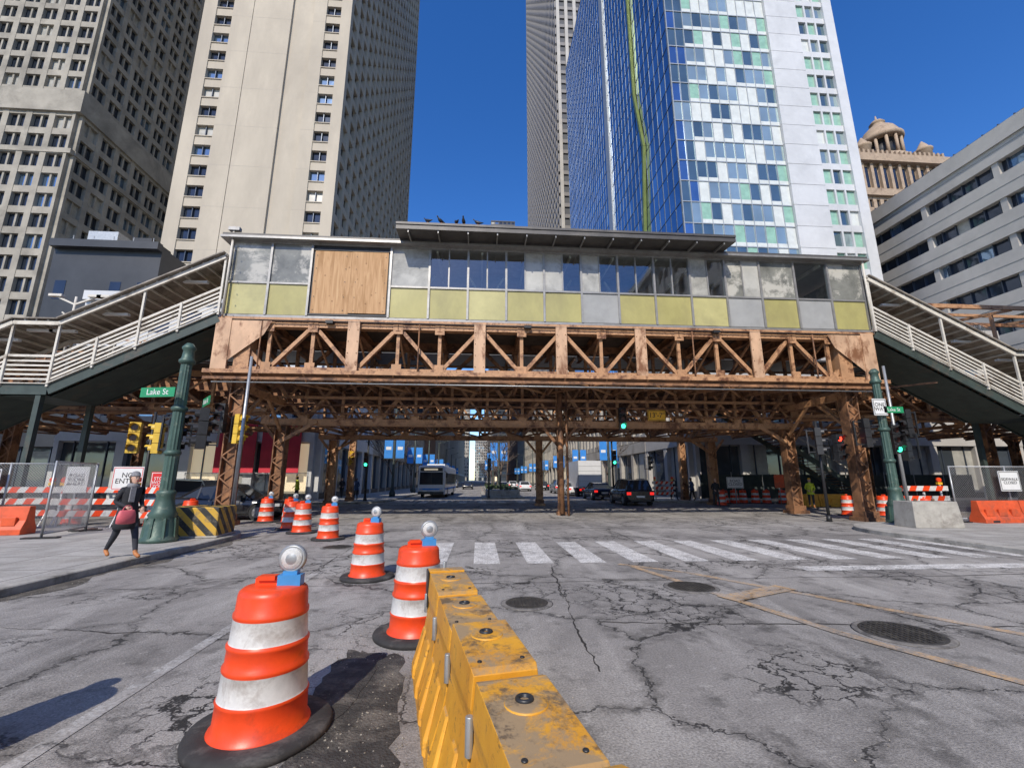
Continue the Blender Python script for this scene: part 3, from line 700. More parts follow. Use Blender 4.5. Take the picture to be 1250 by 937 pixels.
# floor, interior back wall with windows, bracing
m.box(A0+.05,A1-.05,YF+.17,21.9,8.3,8.4,CONC)
for i in range(n+1): m.box(A0+i*du-.05,A0+i*du+.05,21.75,21.85,8.4,11.6,CREAM)
m.box(A0,A1,21.86,21.9,8.41,ZM,GPAN); m.box(A0,A1,21.74,21.86,11.3,11.6,CREAM)
for i in range(4,16,2):
    a=A0+i*du; m.beam((a,20.2,8.5),(a+du,20.2,11.4),.08,.1,CREAM); m.beam((a+du,20.25,8.5),(a,20.25,11.4),.08,.1,CREAM)
m.box(5.2,9.8,20.6,20.8,8.4,10.9,FROST)
# roof
m.box(A0-.35,A1+.25,YF-.35,22.3,ZT,ZT+.1,ALU); m.box(A0-.3,A1+.2,YF-.3,22.25,ZT+.1,ZT+.22,DROOF)
for s in range(int(A0),int(A1)+1,2): m.beam((s,YF+.1,ZT-.1),(s,21.9,ZT-.1),.08,.16,CREAM)
# raised central canopy
C0,C1=-3.6,11.1
m.loft([[(C0,16.9,11.9),(C0,22.4,12.3),(C0,22.4,12.6),(C0,16.9,12.17)],[(C1,16.9,11.9),(C1,22.4,12.3),(C1,22.4,12.6),(C1,16.9,12.17)]],DROOF,True,False)
for i in range(12):
    s=C0+.5+i*(C1-C0-1)/11; m.beam((s,16.95,11.84),(s,18.1,11.9),.05,.1,ALU)
m.box(C0,C1,16.86,16.9,12.1,12.2,DROOF)
# corner mast
m.cyl((A0+.1,YF-.2,8.3),(A0+.1,YF-.2,12.3),.05,.05,CREAM,8); m.box(A0-.1,A0+.35,YF-.3,YF-.1,12.1,12.25,ALU); m.cyl((A1+.0,YF-.2,8.3),(A1+.0,YF-.2,12.0),.05,.05,CREAM,8)
for i in range(6): m.cyl((A0+.35,YF-.32,8.6+i*.5),(A0+.35,YF-.38,8.6+i*.5),.02,.02,DARK,6)
# under-station floodlights
for s in (-6.3,2.0,10.4): m.box(s-.15,s+.15,17.9,18.1,8.05,8.17,DARK)
m.obj('elevated_station_house')
# ------------------------------------------------------------ STAIRS
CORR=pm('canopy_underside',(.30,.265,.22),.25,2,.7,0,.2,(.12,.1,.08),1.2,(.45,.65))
def stairs(sx,sg,segs,name):
    m=MB(); Y0,Y1=18.0,20.5; s=sx; z=8.4
    for run,drop in segs:
        e=s+sg*run; ze=z-drop
        for y in (Y0,Y1):
            m.beam((s,y,z-.2),(e,y,ze-.2),.08,.42,DGREEN); m.beam((s,y-.02,z+.02),(e,y-.02,ze+.02),.2,.03,CREAM)
            for h in (.2,.38,.56,.74,.92): m.beam((s,y-.03,z+h),(e,y-.03,ze+h),.035,.07,CREAM)
            m.beam((s,y-.03,z+1.12),(e,y-.03,ze+1.12),.08,.09,CREAM)
            k=max(1,round(run/1.6))
            for i in range(k+1):
                t=i/k; m.beam((s+sg*run*t,y-.06,z-drop*t-.1),(s+sg*run*t,y-.06,z-drop*t+(2.45 if i%2==0 or y==Y0 and run<2 else 1.15)),.08,.08,CREAM)
            m.beam((s,y-.1,z+2.45),(e,y-.1,ze+2.45),.1,.16,CREAM)
        # canopy
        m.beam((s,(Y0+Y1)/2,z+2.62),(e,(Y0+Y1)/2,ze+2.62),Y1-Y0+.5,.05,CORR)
        k=int(run/.4)
        for i in range(k+1):
            t=i/max(1,k); m.beam((s+sg*run*t,Y0-.15,z-drop*t+2.55),(s+sg*run*t,Y1+.15,z-drop*t+2.55),.06,.08,CREAM)
        for i in range(2):
            t=(i+.5)/2; m.box(s+sg*run*t-.5,s+sg*run*t+.5,Y0+.5,Y0+.65,z-drop*t+2.3,z-drop*t+2.4,WHS)
        if drop>0:
            k=round(drop/.17)
            for i in range(k):
                a=s+sg*run*i/k; b=s+sg*run*(i+1)/k; zz=z-drop*(i+.5)/k
                m.box(a,b,Y0+.05,Y1-.05,zz-.12,zz-.08,RUSTD); m.box(b-.01,b+.01,Y0+.06,Y1-.06,zz-.25,zz-.12,DGREEN)
            m.beam((s,(Y0+Y1)/2,z-.35),(e,(Y0+Y1)/2,ze-.35),.15,.2,DGREEN)
        else:
            m.box(s,e,Y0+.05,Y1-.05,z-.12,z-.05,CONC)
            for y in (Y0+.1,Y1-.1): m.beam((s+sg*.3,y,.1),(s+sg*.3,y,z-.2),.2,.2,DGREEN)
        # solid underside sheet
        m.beam((s,(Y0+Y1)/2,z-.44),(e,(Y0+Y1)/2,ze-.44),Y1-Y0-.3,.03,DGREEN)
        s,z=e,ze
    return m.obj(name)
stairs(-10.75,-1,[(5.9,3.1),(1.7,0),(3.2,1.7),(1.2,0),(6,3.3)],'covered_staircase')
stairs(17.95,1,[(6.6,3.5),(1.6,0),(8.5,4.5)],'covered_staircase')
# far-side stairs
def stairs2(sx,sg):
    m=MB(); n=34
    for y in (31.5,33.5): m.beam((sx,y,7.4),(sx+sg*11,y,.3),.08,.4,DGREEN); m.beam((sx,y,8.5),(sx+sg*11,y,1.4),.07,.08,CREAM); 
    for i in range(n):
        t=i/n; m.box(sx+sg*11*t,sx+sg*11*(t+1/n),31.55,33.45,7.4-7.1*t,7.44-7.1*t,RUSTD)
        if i%4==0:
            for y in (31.5,33.5): m.beam((sx+sg*11*t,y,7.4-7.1*t),(sx+sg*11*t,y,8.5-7.1*t),.05,.05,CREAM)
    m.obj('platform_staircase')
stairs2(18,1)
# platform canopy + frames right
m=MB()
for s in range(21,60,4):
    m.beam((s,21.8,7.0),(s,21.8,11.0),.14,.14,RUST); m.beam((s,20.8,10.8),(s,24.5,11.3),.12,.16,RUST); m.beam((s,21.8,10.0),(s+1,23.5,11),.08,.08,RUST)
m.beam((20,20.8,10.9),(60,20.8,10.9),.12,.22,RUST); m.beam((20,24.4,11.3),(60,24.4,11.3),.12,.2,RUSTD); m.beam((20,22.6,11.15),(60,22.6,11.15),.1,.16,RUST)
m.obj('platform_canopy_frame')
m=MB()
for k in range(60):   # coiled razor wire
    a0=k*.5; 
    prev=None
    for i in range(9):
        a=i/8*2*math.pi; p=(19.5+a0*.25+.25*i/8*.5,20.9+.28*math.cos(a),9.6+.28*math.sin(a))
        if prev: m.beam(prev,p,.015,.015,GALV)
        prev=p
m.beam((19,20.9,9.35),(27.5,20.9,9.35),.04,.04,GALV)
for i in range(5): m.beam((19+i*2,20.9,7),(19+i*2,20.9,9.9),.05,.05,GALV)
m.obj('razor_wire_fence')
def platlamp(s,y,z):
    m=MB(); m.cyl((0,0,0),(0,0,3.4),.06,.05,CREAM); 
    for sg in (-1,1):
        m.beam((0,0,3.0),(sg*.9,0,3.4),.06,.08,CREAM); m.box(sg*.6 if sg>0 else -1.2,sg*1.2 if sg>0 else -.6,-.12,.12,3.38,3.5,CREAM)
        m.beam((0,0,2.2),(sg*.5,0,2.6),.04,.06,CREAM)
    m.obj('platform_lamp',loc=(s,y,z))
platlamp(-17.6,21.8,7.05); platlamp(-19.8,21.8,7.05); platlamp(24,21.8,7.05)
# pigeons
def pigeon(s,y,z,rz):
    m=MB(); rg=[]
    for t,r,zz in ((-.17,.008,.09),(-.09,.03,.095),(0,.055,.11),(.07,.05,.135),(.1,.03,.17),(.115,.022,.2),(.135,.024,.225),(.155,.008,.225)):
        rg.append([(r*math.cos(a*math.pi/4),t,zz+r*math.sin(a*math.pi/4)) for a in range(8)])
    m.loft(rg,DARK); m.cyl((0,.15,.222),(0,.185,.212),.006,.001,GALV,5)
    for dx in (-.02,.02): m.cyl((dx,0,.07),(dx,.01,0),.005,.004,ORANGE2,5); m.beam((dx,.0,.003),(dx,.03,.003),.015,.004,ORANGE2)
    o=m.obj('pigeon',loc=(s,y,z),rotz=rz); o.scale=(1.4,1.4,1.4)
for s,r in ((-2.3,1),(-1.75,2.2),(-1.1,.4),(-.8,3),(-.2,1.4)): pigeon(s,16.95,12.185,r)
# ------------------------------------------------------------ BARRELS
def barrel_mesh():
    m=MB(); O,W=ORANGE,REFL
    prof=[];mats=[]
    def add(r,z,mt=None):
        if prof: mats.append(mt)
        prof.append((r,z))
    add(.33,.03); add(.315,.07,O); add(.292,.09,O); add(.285,.24,O); add(.292,.25,O); add(.282,.262,O); add(.278,.275,W); add(.268,.425,W); add(.275,.435,O); add(.275,.455,O)
    add(.262,.47,O); add(.258,.565,O); add(.266,.575,O); add(.266,.592,O); add(.254,.604,O); add(.251,.615,W); add(.242,.755,W); add(.248,.765,O); add(.248,.785,O); add(.237,.8,O); add(.232,.90,O); add(.225,.925,O); add(.2,.945,O); add(.12,.95,O); add(.02,.95,O)
    n=40; rings=[[(math.cos(2*math.pi*i/n)*r*(1+.008*math.sin(2*2*math.pi*i/n+z*4)),math.sin(2*math.pi*i/n)*r,z) for i in range(n)] for r,z in prof]
    m.loft(rings,mats)
    # rubber ring base, slightly irregular
    n=40; rings=[]
    for r,z in ((.46,.0),(.465,.03),(.45,.055),(.36,.065),(.325,.06)):
        rings.append([(math.cos(2*math.pi*i/n)*r*(1+.02*math.sin(3*i*2*math.pi/n)),math.sin(2*math.pi*i/n)*r,z) for i in range(n)])
    m.loft(rings,RUBBER)
    # moulded handle
    m.beam((-.09,0,.945),(-.09,0,1.0),.09,.03,O); m.beam((-.01,.0,.945),(-.01,0,1.0),.09,.03,O)
    m.beam((-.11,0,1.0),(.01,0,1.0),.09,.03,O)
    return m
def lamp_add(m):
    x=.11
    m.box(x-.08,x+.08,-.045,.045,.945,1.02,BLUEP); m.box(x-.05,x+.05,-.035,.035,1.02,1.045,BLUEP)
    c=Vector((x,0,1.13))
    for sgn in (-1,1):
        rg=[]
        for r,d in ((.098,.0),(.098,.014),(.088,.024)):
            rg.append([tuple(c+Vector((math.cos(2*math.pi*i/24)*r,sgn*d,math.sin(2*math.pi*i/24)*r))) for i in range(24)])
        m.loft(rg,GALV)
        rg=[]
        for r,d in ((.082,.02),(.07,.032),(.04,.04),(.02,.046),(.006,.047)):
            rg.append([tuple(c+Vector((math.cos(2*math.pi*i/24)*r,sgn*d,math.sin(2*math.pi*i/24)*r))) for i in range(24)])
        m.loft(rg,[LENS,LENS,GALV,GALV])
bm_=barrel_mesh(); lamp_add(bm_); B1=bm_.obj('traffic_barrel',loc=(-1.48,3.60,0),rotz=rad(2))
bm_=barrel_mesh(); B2=bm_.obj('traffic_barrel',loc=(-7.6,19.2,0),rotz=1.2)
for x,y,r in ((-.68,5.50,.25),(-1.95,8.55,-.3),(-3.45,3.15,2.9)): inst(B1,(x,y,0),r)
inst(B1,(-5.75,15.6,0),.4); inst(B1,(-6.6,16.8,0),.9); inst(B1,(-8.7,19.6,0),.3); inst(B1,(-4.36,13.9,0),.2)
for x,y in ((-10.7,17.9),(-12.0,18.0),(-13.2,18.4),(17.9,21.0),(19.2,20.4),(17.2,32.0),(17.9,32.1),(18.6,32),(19.4,32.2),(20.2,32),(21,31.9),(22.1,31.7),(16.2,29.4),(-15.5,18.8)): inst(B2,(x,y,0),R.uniform(0,6))
inst(B1,(18.4,17.6,0),.5)
# ------------------------------------------------------------ YELLOW WATER BARRIER
m=MB(); L=.76
for i in range(7):
    a=-L*(i+1)+.02; b=-L*i-.02; top=.80 if i%2 else .83
    sec=[(-.29,0),(-.28,.12),(-.20,.36),(-.165,.56),(-.165,.60),(.165,.60),(.165,.56),(.20,.36),(.28,.12),(.29,0)]
    m.loft([[(x,a,z) for x,z in sec],[(x,b,z) for x,z in sec]],YBAR,True,False)
    # shouldered top block
    t=[(-.17,.605),(-.178,.66),(-.165,top),(.165,top),(.178,.66),(.17,.605)]
    o1=.02
    m.loft([[(x*.96,a+o1,z-(.03 if z==top else 0)) for x,z in t],[(x,a+.06,z-(.012 if z==top else 0)) for x,z in t],[(x,b-.05,z+(.014 if z==top else 0)) for x,z in t],[(x*.97,b,z) for x,z in t]],YBAR,True,False)
    # moulded side pockets: shallow slanted ribs following the jersey profile
    for sg in (-1,1):
        for k in range(2):
            ya=a+.1+k*.36
            lo_=[(sg*.285,ya,.05),(sg*.285,ya+.17,.05),(sg*.305,ya+.15,.06),(sg*.305,ya+.02,.06)]
            m2=[(sg*.275,ya+.02,.13),(sg*.275,ya+.19,.13),(sg*.30,ya+.17,.13),(sg*.30,ya+.04,.13)]
            hi_=[(sg*.19,ya+.1,.40),(sg*.19,ya+.25,.40),(sg*.208,ya+.23,.39),(sg*.208,ya+.12,.39)]
            m.loft([lo_,m2,hi_],YBAR,True,False)
    # filler cap with recess ring
    cy=(a+b)/2+.12
    m.lathe((0,cy,top),[(.04,.0),(.04,.018),(.034,.024),(.024,.022),(.02,.01)],DARK,16)
    m.lathe((0,cy-.02,top),[(.095,.0),(.09,.009),(.05,.011)],YBAR,20)
    for q in (-.11,.11): m.lathe((q,a+.12,top-.01),[(.014,0),(.012,.008)],DARK,8)
    # connecting hinge lugs
    m.cyl((-.182,b+.015,.5),(-.182,b+.015,.66),.02,.02,GALV,8)
# end piece
m.box(-.15,.15,.0,.13,.05,.58,YBAR); m.box(-.17,.17,.005,.16,.6,.85,YBAR); m.cyl((.0,.2,.3),(.0,.2,.9),.02,.02,GALV,8); m.box(-.185,-.17,-.05,.1,.55,.86,DARK)
m.obj('yellow_water_barrier',loc=(-.29,4.55,0),rotz=rad(11.2),bevel=.022,seg=3)
def waterbar(name,loc,rz,mat,n=2,L=1.8):
    m=MB()
    for i in range(n):
        a=i*(L+.04); b=a+L; sec=[(-.28,0),(-.28,.15),(-.16,.4),(-.1,.8),(.1,.8),(.16,.4),(.28,.15),(.28,0)]
        m.loft([[(a,y,z) for y,z in sec],[(b,y,z) for y,z in sec]],mat,True,False)
        for k in range(3): m.box(a+.15+k*.55,a+.5+k*.55,-.25,-.17,.25,.5,mat)
        m.box(a+.3,a+.6,-.29,-.26,0.02,.1,DARK)
    return m.obj(name,loc=loc,rotz=rz,bevel=.03)
waterbar('orange_water_barrier',(-16.9,14.3,.13),.12,ORANGE2,2); waterbar('orange_water_barrier',(18.6,15.9,.13),.05,ORANGE2,3)
waterbar('yellow_water_barrier',(20,28.2,0),-.15,YBAR,2)
# ------------------------------------------------------------ hazard block, concrete block
m=MB(); m.box(-.68,.68,-.6,.6,0,.82,HAZ); m.box(-.72,.72,-.64,.64,0,.06,CONC); m.obj('hazard_striped_block',loc=(-7.95,13.9,.13),rotz=rad(6),bevel=.03)
m=MB(); m.loft([[(-.8,-.45,0),(.8,-.45,0),(.8,.45,0),(-.8,.45,0)],[(-.74,-.4,.85),(.74,-.4,.85),(.74,.4,.85),(-.74,.4,.85)]],CONC,True,False); m.cyl((-.3,0,.85),(-.3,0,.93),.05,.05,RUSTD); m.cyl((.3,0,.85),(.3,0,.93),.05,.05,RUSTD)
m.obj('concrete_block',loc=(15.35,14.7,.13),rotz=-.1,bevel=.04)
# ------------------------------------------------------------ fences
def fence(name,p,q,h=2.1,sign=True):
    p=Vector((*p,.13));q=Vector((*q,.13)); L=(q-p).length; d=(q-p)/L; m=MB()
    k=max(1,round(L/2.6))
    for i in range(k+1):
        c=p+d*(L*i/k); m.cyl(c,c+Vector((0,0,h)),.03,.03,GALV,8); n=Vector((-d.y,d.x,0)); m.beam(c-n*.4+Vector((0,0,.02)),c+n*.4+Vector((0,0,.02)),.2,.04,DARK)
    for zz in (.12,h-.03): m.cyl(p+Vector((0,0,zz)),q+Vector((0,0,zz)),.022,.022,GALV,6)
    st=.085; t=-h
    while t<L:
        for sg in (1,-1):
            a,b=(t,0.12),(t+h,h-.03)
            lo=max(0,-t); hi=min(h,L-t)
            if hi>lo:
                x0,x1=t+lo,t+hi; z0,z1=.12+(h-.15)*lo/h,.12+(h-.15)*hi/h
                if sg<0: x0,x1=L-x0,L-x1
                m.beam(p+d*x0+Vector((0,.004*sg,z0)),p+d*x1+Vector((0,.004*sg,z1)),.006,.006,GALV)
        t+=st
    return m.obj(name)
fence('chain_link_fence',(-12.4,15.6),(-19.5,14.9)); fence('chain_link_fence',(-12.3,15.5),(-11.9,13.6)); fence('chain_link_fence',(18.3,16.3),(27.5,16.1)); fence('chain_link_fence',(-13.0,35.5),(-22,35.6))
# screened construction fence (far right)
SCREEN=pm('dark_mesh_screen',(.035,.045,.042),.3,3,.9)
m=MB()
for i in range(9):
    s=17.5+i*2.6; m.box(s,s+2.5,34.6,34.63,.3,2.1,SCREEN); m.cyl((s-.05,34.6,.13),(s-.05,34.6,2.3),.03,.03,GALV,6)
m.obj('screened_construction_fence')
# barricades
def barricade(loc,rz,w=1.8):
    m=MB()
    for sx in (-w*.38,w*.38):
        m.beam((sx,0,0),(sx,0,1.5),.05,.05,WHS); m.beam((sx,-.6,.03),(sx,.6,.03),.05,.05,WHS); m.beam((sx,-.3,.05),(sx,0,.6),.03,.03,WHS)
    for zz in (.55,.95,1.35):
        n=9; L=w/n
        for i in range(n):
            a=-w/2+i*L; k=.1
            m.poly([(a,-.04,zz-.1),(a+L,-.04,zz-.1),(a+L+k*(i<n-1),-.04,zz+.1),(a+k*(i>0),-.04,zz+.1)],ORANGE if i%2 else REFL)
        m.box(-w/2,w/2,-.035,-.012,zz-.1,zz+.1,WHS)
    for sx in (-w*.38,w*.38): m.box(sx-.09,sx+.09,-.05,.05,1.5,1.6,YELS); m.cyl((sx,-.04,1.7),(sx,.04,1.7),.09,.09,ORANGE,16)
    m.obj('road_barricade',loc=loc,rotz=rz)
barricade((-13.6,17.1,0),.1,2.4); barricade((-11.0,16.2,.0),-.1,1.4); barricade((18.2,17.6,0),-.1,2.4); barricade((14.2,34,.13),0,1.8); barricade((-16.2,17.4,0),.2,2.2)
# ------------------------------------------------------------ poles and signals
def orn_pole(name,loc,h):
    m=MB()
    m.lathe((0,0,0),[(.42,0),(.42,.08),(.36,.16),(.34,.5),(.30,.62),(.33,.68),(.27,.78),(.22,1.0),(.2,1.15),(.235,1.22),(.19,1.3)],GREENP,20)
    m.lathe((0,0,1.3),[(.165,0),(.15,h*.5-1.3),(.135,h-1.9)],GREENP,24,.10)
    for zz in (2.2,3.4): m.lathe((0,0,zz),[(.16,0),(.2,.05),(.2,.1),(.16,.15)],GREENP,20)
    m.lathe((0,0,h-.62),[(.14,0),(.2,.06),(.2,.12),(.15,.18),(.13,.4),(.17,.45),(.17,.5),(.08,.62)],GREENP,20)
    for a in range(8): m.beam((.37*math.cos(a*math.pi/4),.37*math.sin(a*math.pi/4),.1),(.33*math.cos(a*math.pi/4),.33*math.sin(a*math.pi/4),.6),.06,.05,GREENP)
    return m.obj(name,loc=loc)
PL=orn_pole('ornate_signal_pole',(-8.25,12.7,.13),5.35); PR=orn_pole('ornate_signal_pole',(15.7,16.1,.13),5.9)
def signal(loc,rz,lit=0,hous=DARK,name='traffic_signal'):
    """faces local -Y ; lit 0 none 1 red 3 green"""
    m=MB()
    for i,zz in enumerate((.38,0,-.38)):
        m.box(-.17,.17,-.1,.12,zz-.18,zz+.18,hous)
        mt={0:LRED,2:LGREEN}[i] if (lit==1 and i==0) or (lit==3 and i==2) else LENSOFF
        m.cyl((0,-.105,zz),(0,-.12,zz),.12,.11,mt,16)
        rg=[]
        for k in range(10):
            a=math.pi*(-.15+1.3*k/9); rg.append((math.cos(a)*.14,math.sin(a)*.14+zz))
        for k in range(9):
            (xa,za),(xb,zb)=rg[k],rg[k+1]; m.poly([(xa,-.1,za),(xb,-.1,zb),(xb,-.34 if 1<k<7 else -.22,zb),(xa,-.34 if 1<k<7 else -.22,za)],hous)
    m.beam((0,.12,.45),(0,.4,.45),.04,.04,DARK); m.beam((0,.12,-.45),(0,.4,-.45),.04,.04,DARK); m.beam((0,.4,-.5),(0,.4,.5),.05,.05,DARK)
    return m.obj(name,loc=loc,rotz=rz)
for l,r,t,h in (((-8.7,13.4,3.0),rad(90),0,DARK),((-7.7,12.9,3.1),rad(-60),0,DARK),((-9.9,17.6,4.0),0,0,DARK),((-9.2,17.7,3.6),rad(70),0,YSIG),((-12.6,17.2,3.2),rad(20),0,YSIG),((-11.9,17.4,3.2),rad(-80),0,YSIG),((-10.6,17.8,3.4),rad(150),0,DARK),
        ((15.2,16.4,3.5),rad(80),0,DARK),((16.3,16.3,3.25),rad(0),3,DARK),((15.0,17.6,3.0),rad(10),1,DARK),((17.1,16.5,3.9),rad(-95),0,DARK),((17.0,16.6,3.0),rad(200),0,DARK),((14.4,17.9,3.3),rad(60),0,DARK),
        ((7.3,22.1,4.75),0,3,DARK),((10.6,34.6,3.4),0,3,DARK),((-8.6,35.0,3.2),0,3,DARK),((-9.8,35.2,3.3),rad(60),0,YSIG),((.9,40,3.0),0,0,DARK),((13.6,35,3.0),rad(70),0,DARK)): signal(l,r,t,h)
m=MB()
for a,b in (((-8.2,12.7,3.5),(-8.75,13.0,3.5)),((-8.2,12.7,3.5),(-7.9,12.75,3.6)),((15.7,16.1,3.8),(15.1,16.35,3.8)),((15.7,16.1,3.7),(16.3,16.6,3.7)),((15.7,16.1,3.4),(16.3,16.6,2.9)),((7.3,22.5,5.25),(7.3,22.4,4.3))): m.beam(a,b,.05,.05,DARK)
m.obj('signal_bracket_arms')
def pole(name,loc,h,r=.06,mat=GALV,lean=(0,0)):
    m=MB(); m.cyl((0,0,0),(lean[0],lean[1],h),r*1.1,r*.85,mat,10); m.cyl((0,0,0),(0,0,.25),r*2,r*1.4,mat,10); return m.obj(name,loc=loc)
pole('signal_pole',(-7.65,14.9,.13),5.6,.055,GALV); pole('signal_pole',(16.75,16.7,.13),6.2,.06,GALV); pole('signal_pole',(10.6,35.1,.1),5,.08,DARK); pole('signal_pole',(-8.6,35.4,.1),5,.08,DARK); pole('signal_pole',(-12.2,17.5,.0),4.2,.06,DARK); pole('signal_pole',(14.6,18.2,0),4.2,.06,DARK); pole('signal_pole',(.9,40.4,.1),3.8,.07,DARK)
def sign(name,loc,w,h,mat,txt,ts,tm,rz=0,post=None,border=None):
    m=MB(); m.box(-w/2,w/2,-.012,.012,-h/2,h/2,mat)
    if border:
        t=.03
        for a in ((-w/2+.02,w/2-.02,h/2-.05,h/2-.03),(-w/2+.02,w/2-.02,-h/2+.03,-h/2+.05),(-w/2+.02,-w/2+.04,-h/2+.05,h/2-.05),(w/2-.04,w/2-.02,-h/2+.05,h/2-.05)): m.box(a[0],a[1],-.016,-.0125,a[2],a[3],border)
    m.beam((-w*.35,.03,0),(w*.35,.03,0),.03,.04,GALV)
    if post: m.cyl((0,.04,-post),(0,.04,h/2),.03,.03,GALV,8)
    o=m.obj(name,loc=loc,rotz=rz)
    if txt: text(txt,ts,(0,-.0165,0),0,tm,o)
    return o
sign('clearance_sign',(9.15,22.15,4.95),.95,.55,YELS,"13'-7\"",.36,DARK,0,None,DARK)
sign('street_name_sign',(-8.65,12.35,4.0),1.0,.26,GRS,'Lake St',.22,WHS,rad(-10)); sign('street_name_sign',(-7.7,12.9,3.85),.9,.24,GRS,'State St',.2,WHS,rad(-50))
sign('street_name_sign',(16.0,15.85,4.35),.8,.24,GRS,'Lake St',.18,WHS); sign('one_way_sign',(15.45,15.85,4.45),.55,.65,WHS,'ONE\nWAY',.2,DARK,0,None,DARK)
sign('pedestrian_notice_sign',(-15.3,15.1,1.45),1.0,1.15,WHS,'SIDEWALK\nCLOSED\nUSE OTHER\nSIDE',.17,DARK,.1,None,DARK)
sign('construction_notice_sign',(-12.35,16.9,1.75),.95,.8,WHS,'NO\nENTRY',.24,DARK,.1,1.6,REDS); sign('construction_notice_sign',(-11.4,17.1,1.6),.6,.75,REDS,'STOP\nWORK\nZONE',.16,WHS,0,1.5,WHS); sign('construction_notice_sign',(-14.1,17.0,1.7),.7,.9,WHS,'ROAD\nWORK\nAHEAD',.17,DARK,.1,1.6,None)
sign('pedestrian_notice_sign',(20.4,16.0,1.65),.85,.75,WHS,'SIDEWALK\nCLOSED',.15,DARK,0,None,DARK)
sign('road_closed_sign',(17.9,30.5,1.5),1.2,.75,WHS,'ROAD\nCLOSED',.27,DARK,0,1.4,DARK); sign('construction_notice_sign',(20.8,30,1.6),.7,.9,ORANGE2,'',.1,DARK,0,1.5,None)
# ------------------------------------------------------------ street lamps with banners
def streetlamp(loc,ban=True,sg=1,h=9):
    m=MB(); m.lathe((0,0,0),[(.3,0),(.28,.4),(.17,.6),(.12,1.0),(.1,h*.5),(.08,h)],DGREEN,12)
    m.beam((0,0,h-.2),(sg*1.6,0,h+.3),.07,.07,DGREEN); m.loft([[(sg*1.4,-.15,h+.25),(sg*2.1,-.12,h+.3),(sg*2.1,.12,h+.3),(sg*1.4,.15,h+.25)],[(sg*1.45,-.08,h+.4),(sg*2.0,-.06,h+.4),(sg*2.0,.06,h+.4),(sg*1.45,.08,h+.4)]],DGREEN)
    if ban:
        for s2 in (-1,1):
            m.box(s2*.15,s2*.95,-.015,.015,3.6,5.6,BANB); m.box(s2*.3,s2*.8,-.02,-.016,4.4,4.7,WHS); m.beam((0,0,5.65),(s2*1.0,0,5.65),.04,.04,DGREEN); m.beam((0,0,3.55),(s2*1.0,0,3.55),.04,.04,DGREEN)
    return m.obj('street_lamp',loc=loc)
for y in (44,58,74,92,112,135,160): streetlamp((-8.2,y,.13),True,1); streetlamp((13.8,y+3,.13),True,-1)
for y in (50,70,95): streetlamp((2.2,y,.15),True,1,6.5)
# ------------------------------------------------------------ planter median
BUSH=pm('evergreen_leaf',(.05,.08,.03),.5,6,.8)
m=MB(); m.box(.3,4.2,41,62,0,.16,KERB)
for k in range(3): m.box(.7,3.8,42+k*6.6,47.5+k*6.6,.16,.75,CONC)
for i in range(700):
    k=R.randrange(3); x=R.uniform(.8,3.7); y=42.1+k*6.6+R.uniform(0,5.2); z=.75+abs(R.gauss(0,.22)); r=.12
    a=Vector((R.uniform(-1,1),R.uniform(-1,1),R.uniform(-1,1)))*r; b=Vector((R.uniform(-1,1),R.uniform(-1,1),R.uniform(-1,1)))*r; c=Vector((x,y,z)); m.poly([c+a,c+b,c-a*.6,c-b],BUSH)
m.obj('planter_median')
# ------------------------------------------------------------ bare trees
BARK=pm('bark',(.12,.09,.07),.3,5,.9,0,.3)
def tree(loc,h,seed):
    rt=random.Random(seed); m=MB()
    def br(p,d,l,r,dep):
        q=p+d*l; mid=p+d*l*.5+Vector((rt.uniform(-1,1),rt.uniform(-1,1),0))*l*.05
        n=6 if dep<3 else 4
        m.loft([m.ring(p,d,r,n),m.ring(mid,d,r*.85,n),m.ring(q,d,r*.65,n)],BARK)
        if dep>=5: return
        for i in range(3 if dep<4 else 2):
            nd=(d+Vector((rt.uniform(-1,1),rt.uniform(-1,1),rt.uniform(-.15,.6)))*.62).normalized(); br(q,nd,l*rt.uniform(.6,.85),r*.62,dep+1)
        if dep>0: 
            nd=(d+Vector((rt.uniform(-1,1),rt.uniform(-1,1),rt.uniform(-.2,.5)))).normalized(); br(mid,nd,l*.55,r*.4,dep+2)
    br(Vector((0,0,0)),Vector((0,0,1)),h*.3,.1,0); return m.obj('bare_tree',loc=loc)
T=[tree((2.2,45,.7),6,1),tree((-9.4,50,.13),7,2),tree((15,52,.13),7,3)]
for i,(x,y) in enumerate(((2.2,52),(2.0,58),(-9.4,64),(-9.4,80),(15,68),(15,84),(2.2,100),(2.2,120),(-9.3,100),(15,104),(2,140),(2.3,80))):
    o=inst(T[i%3],(x,y,.13),i*1.3,'bare_tree')
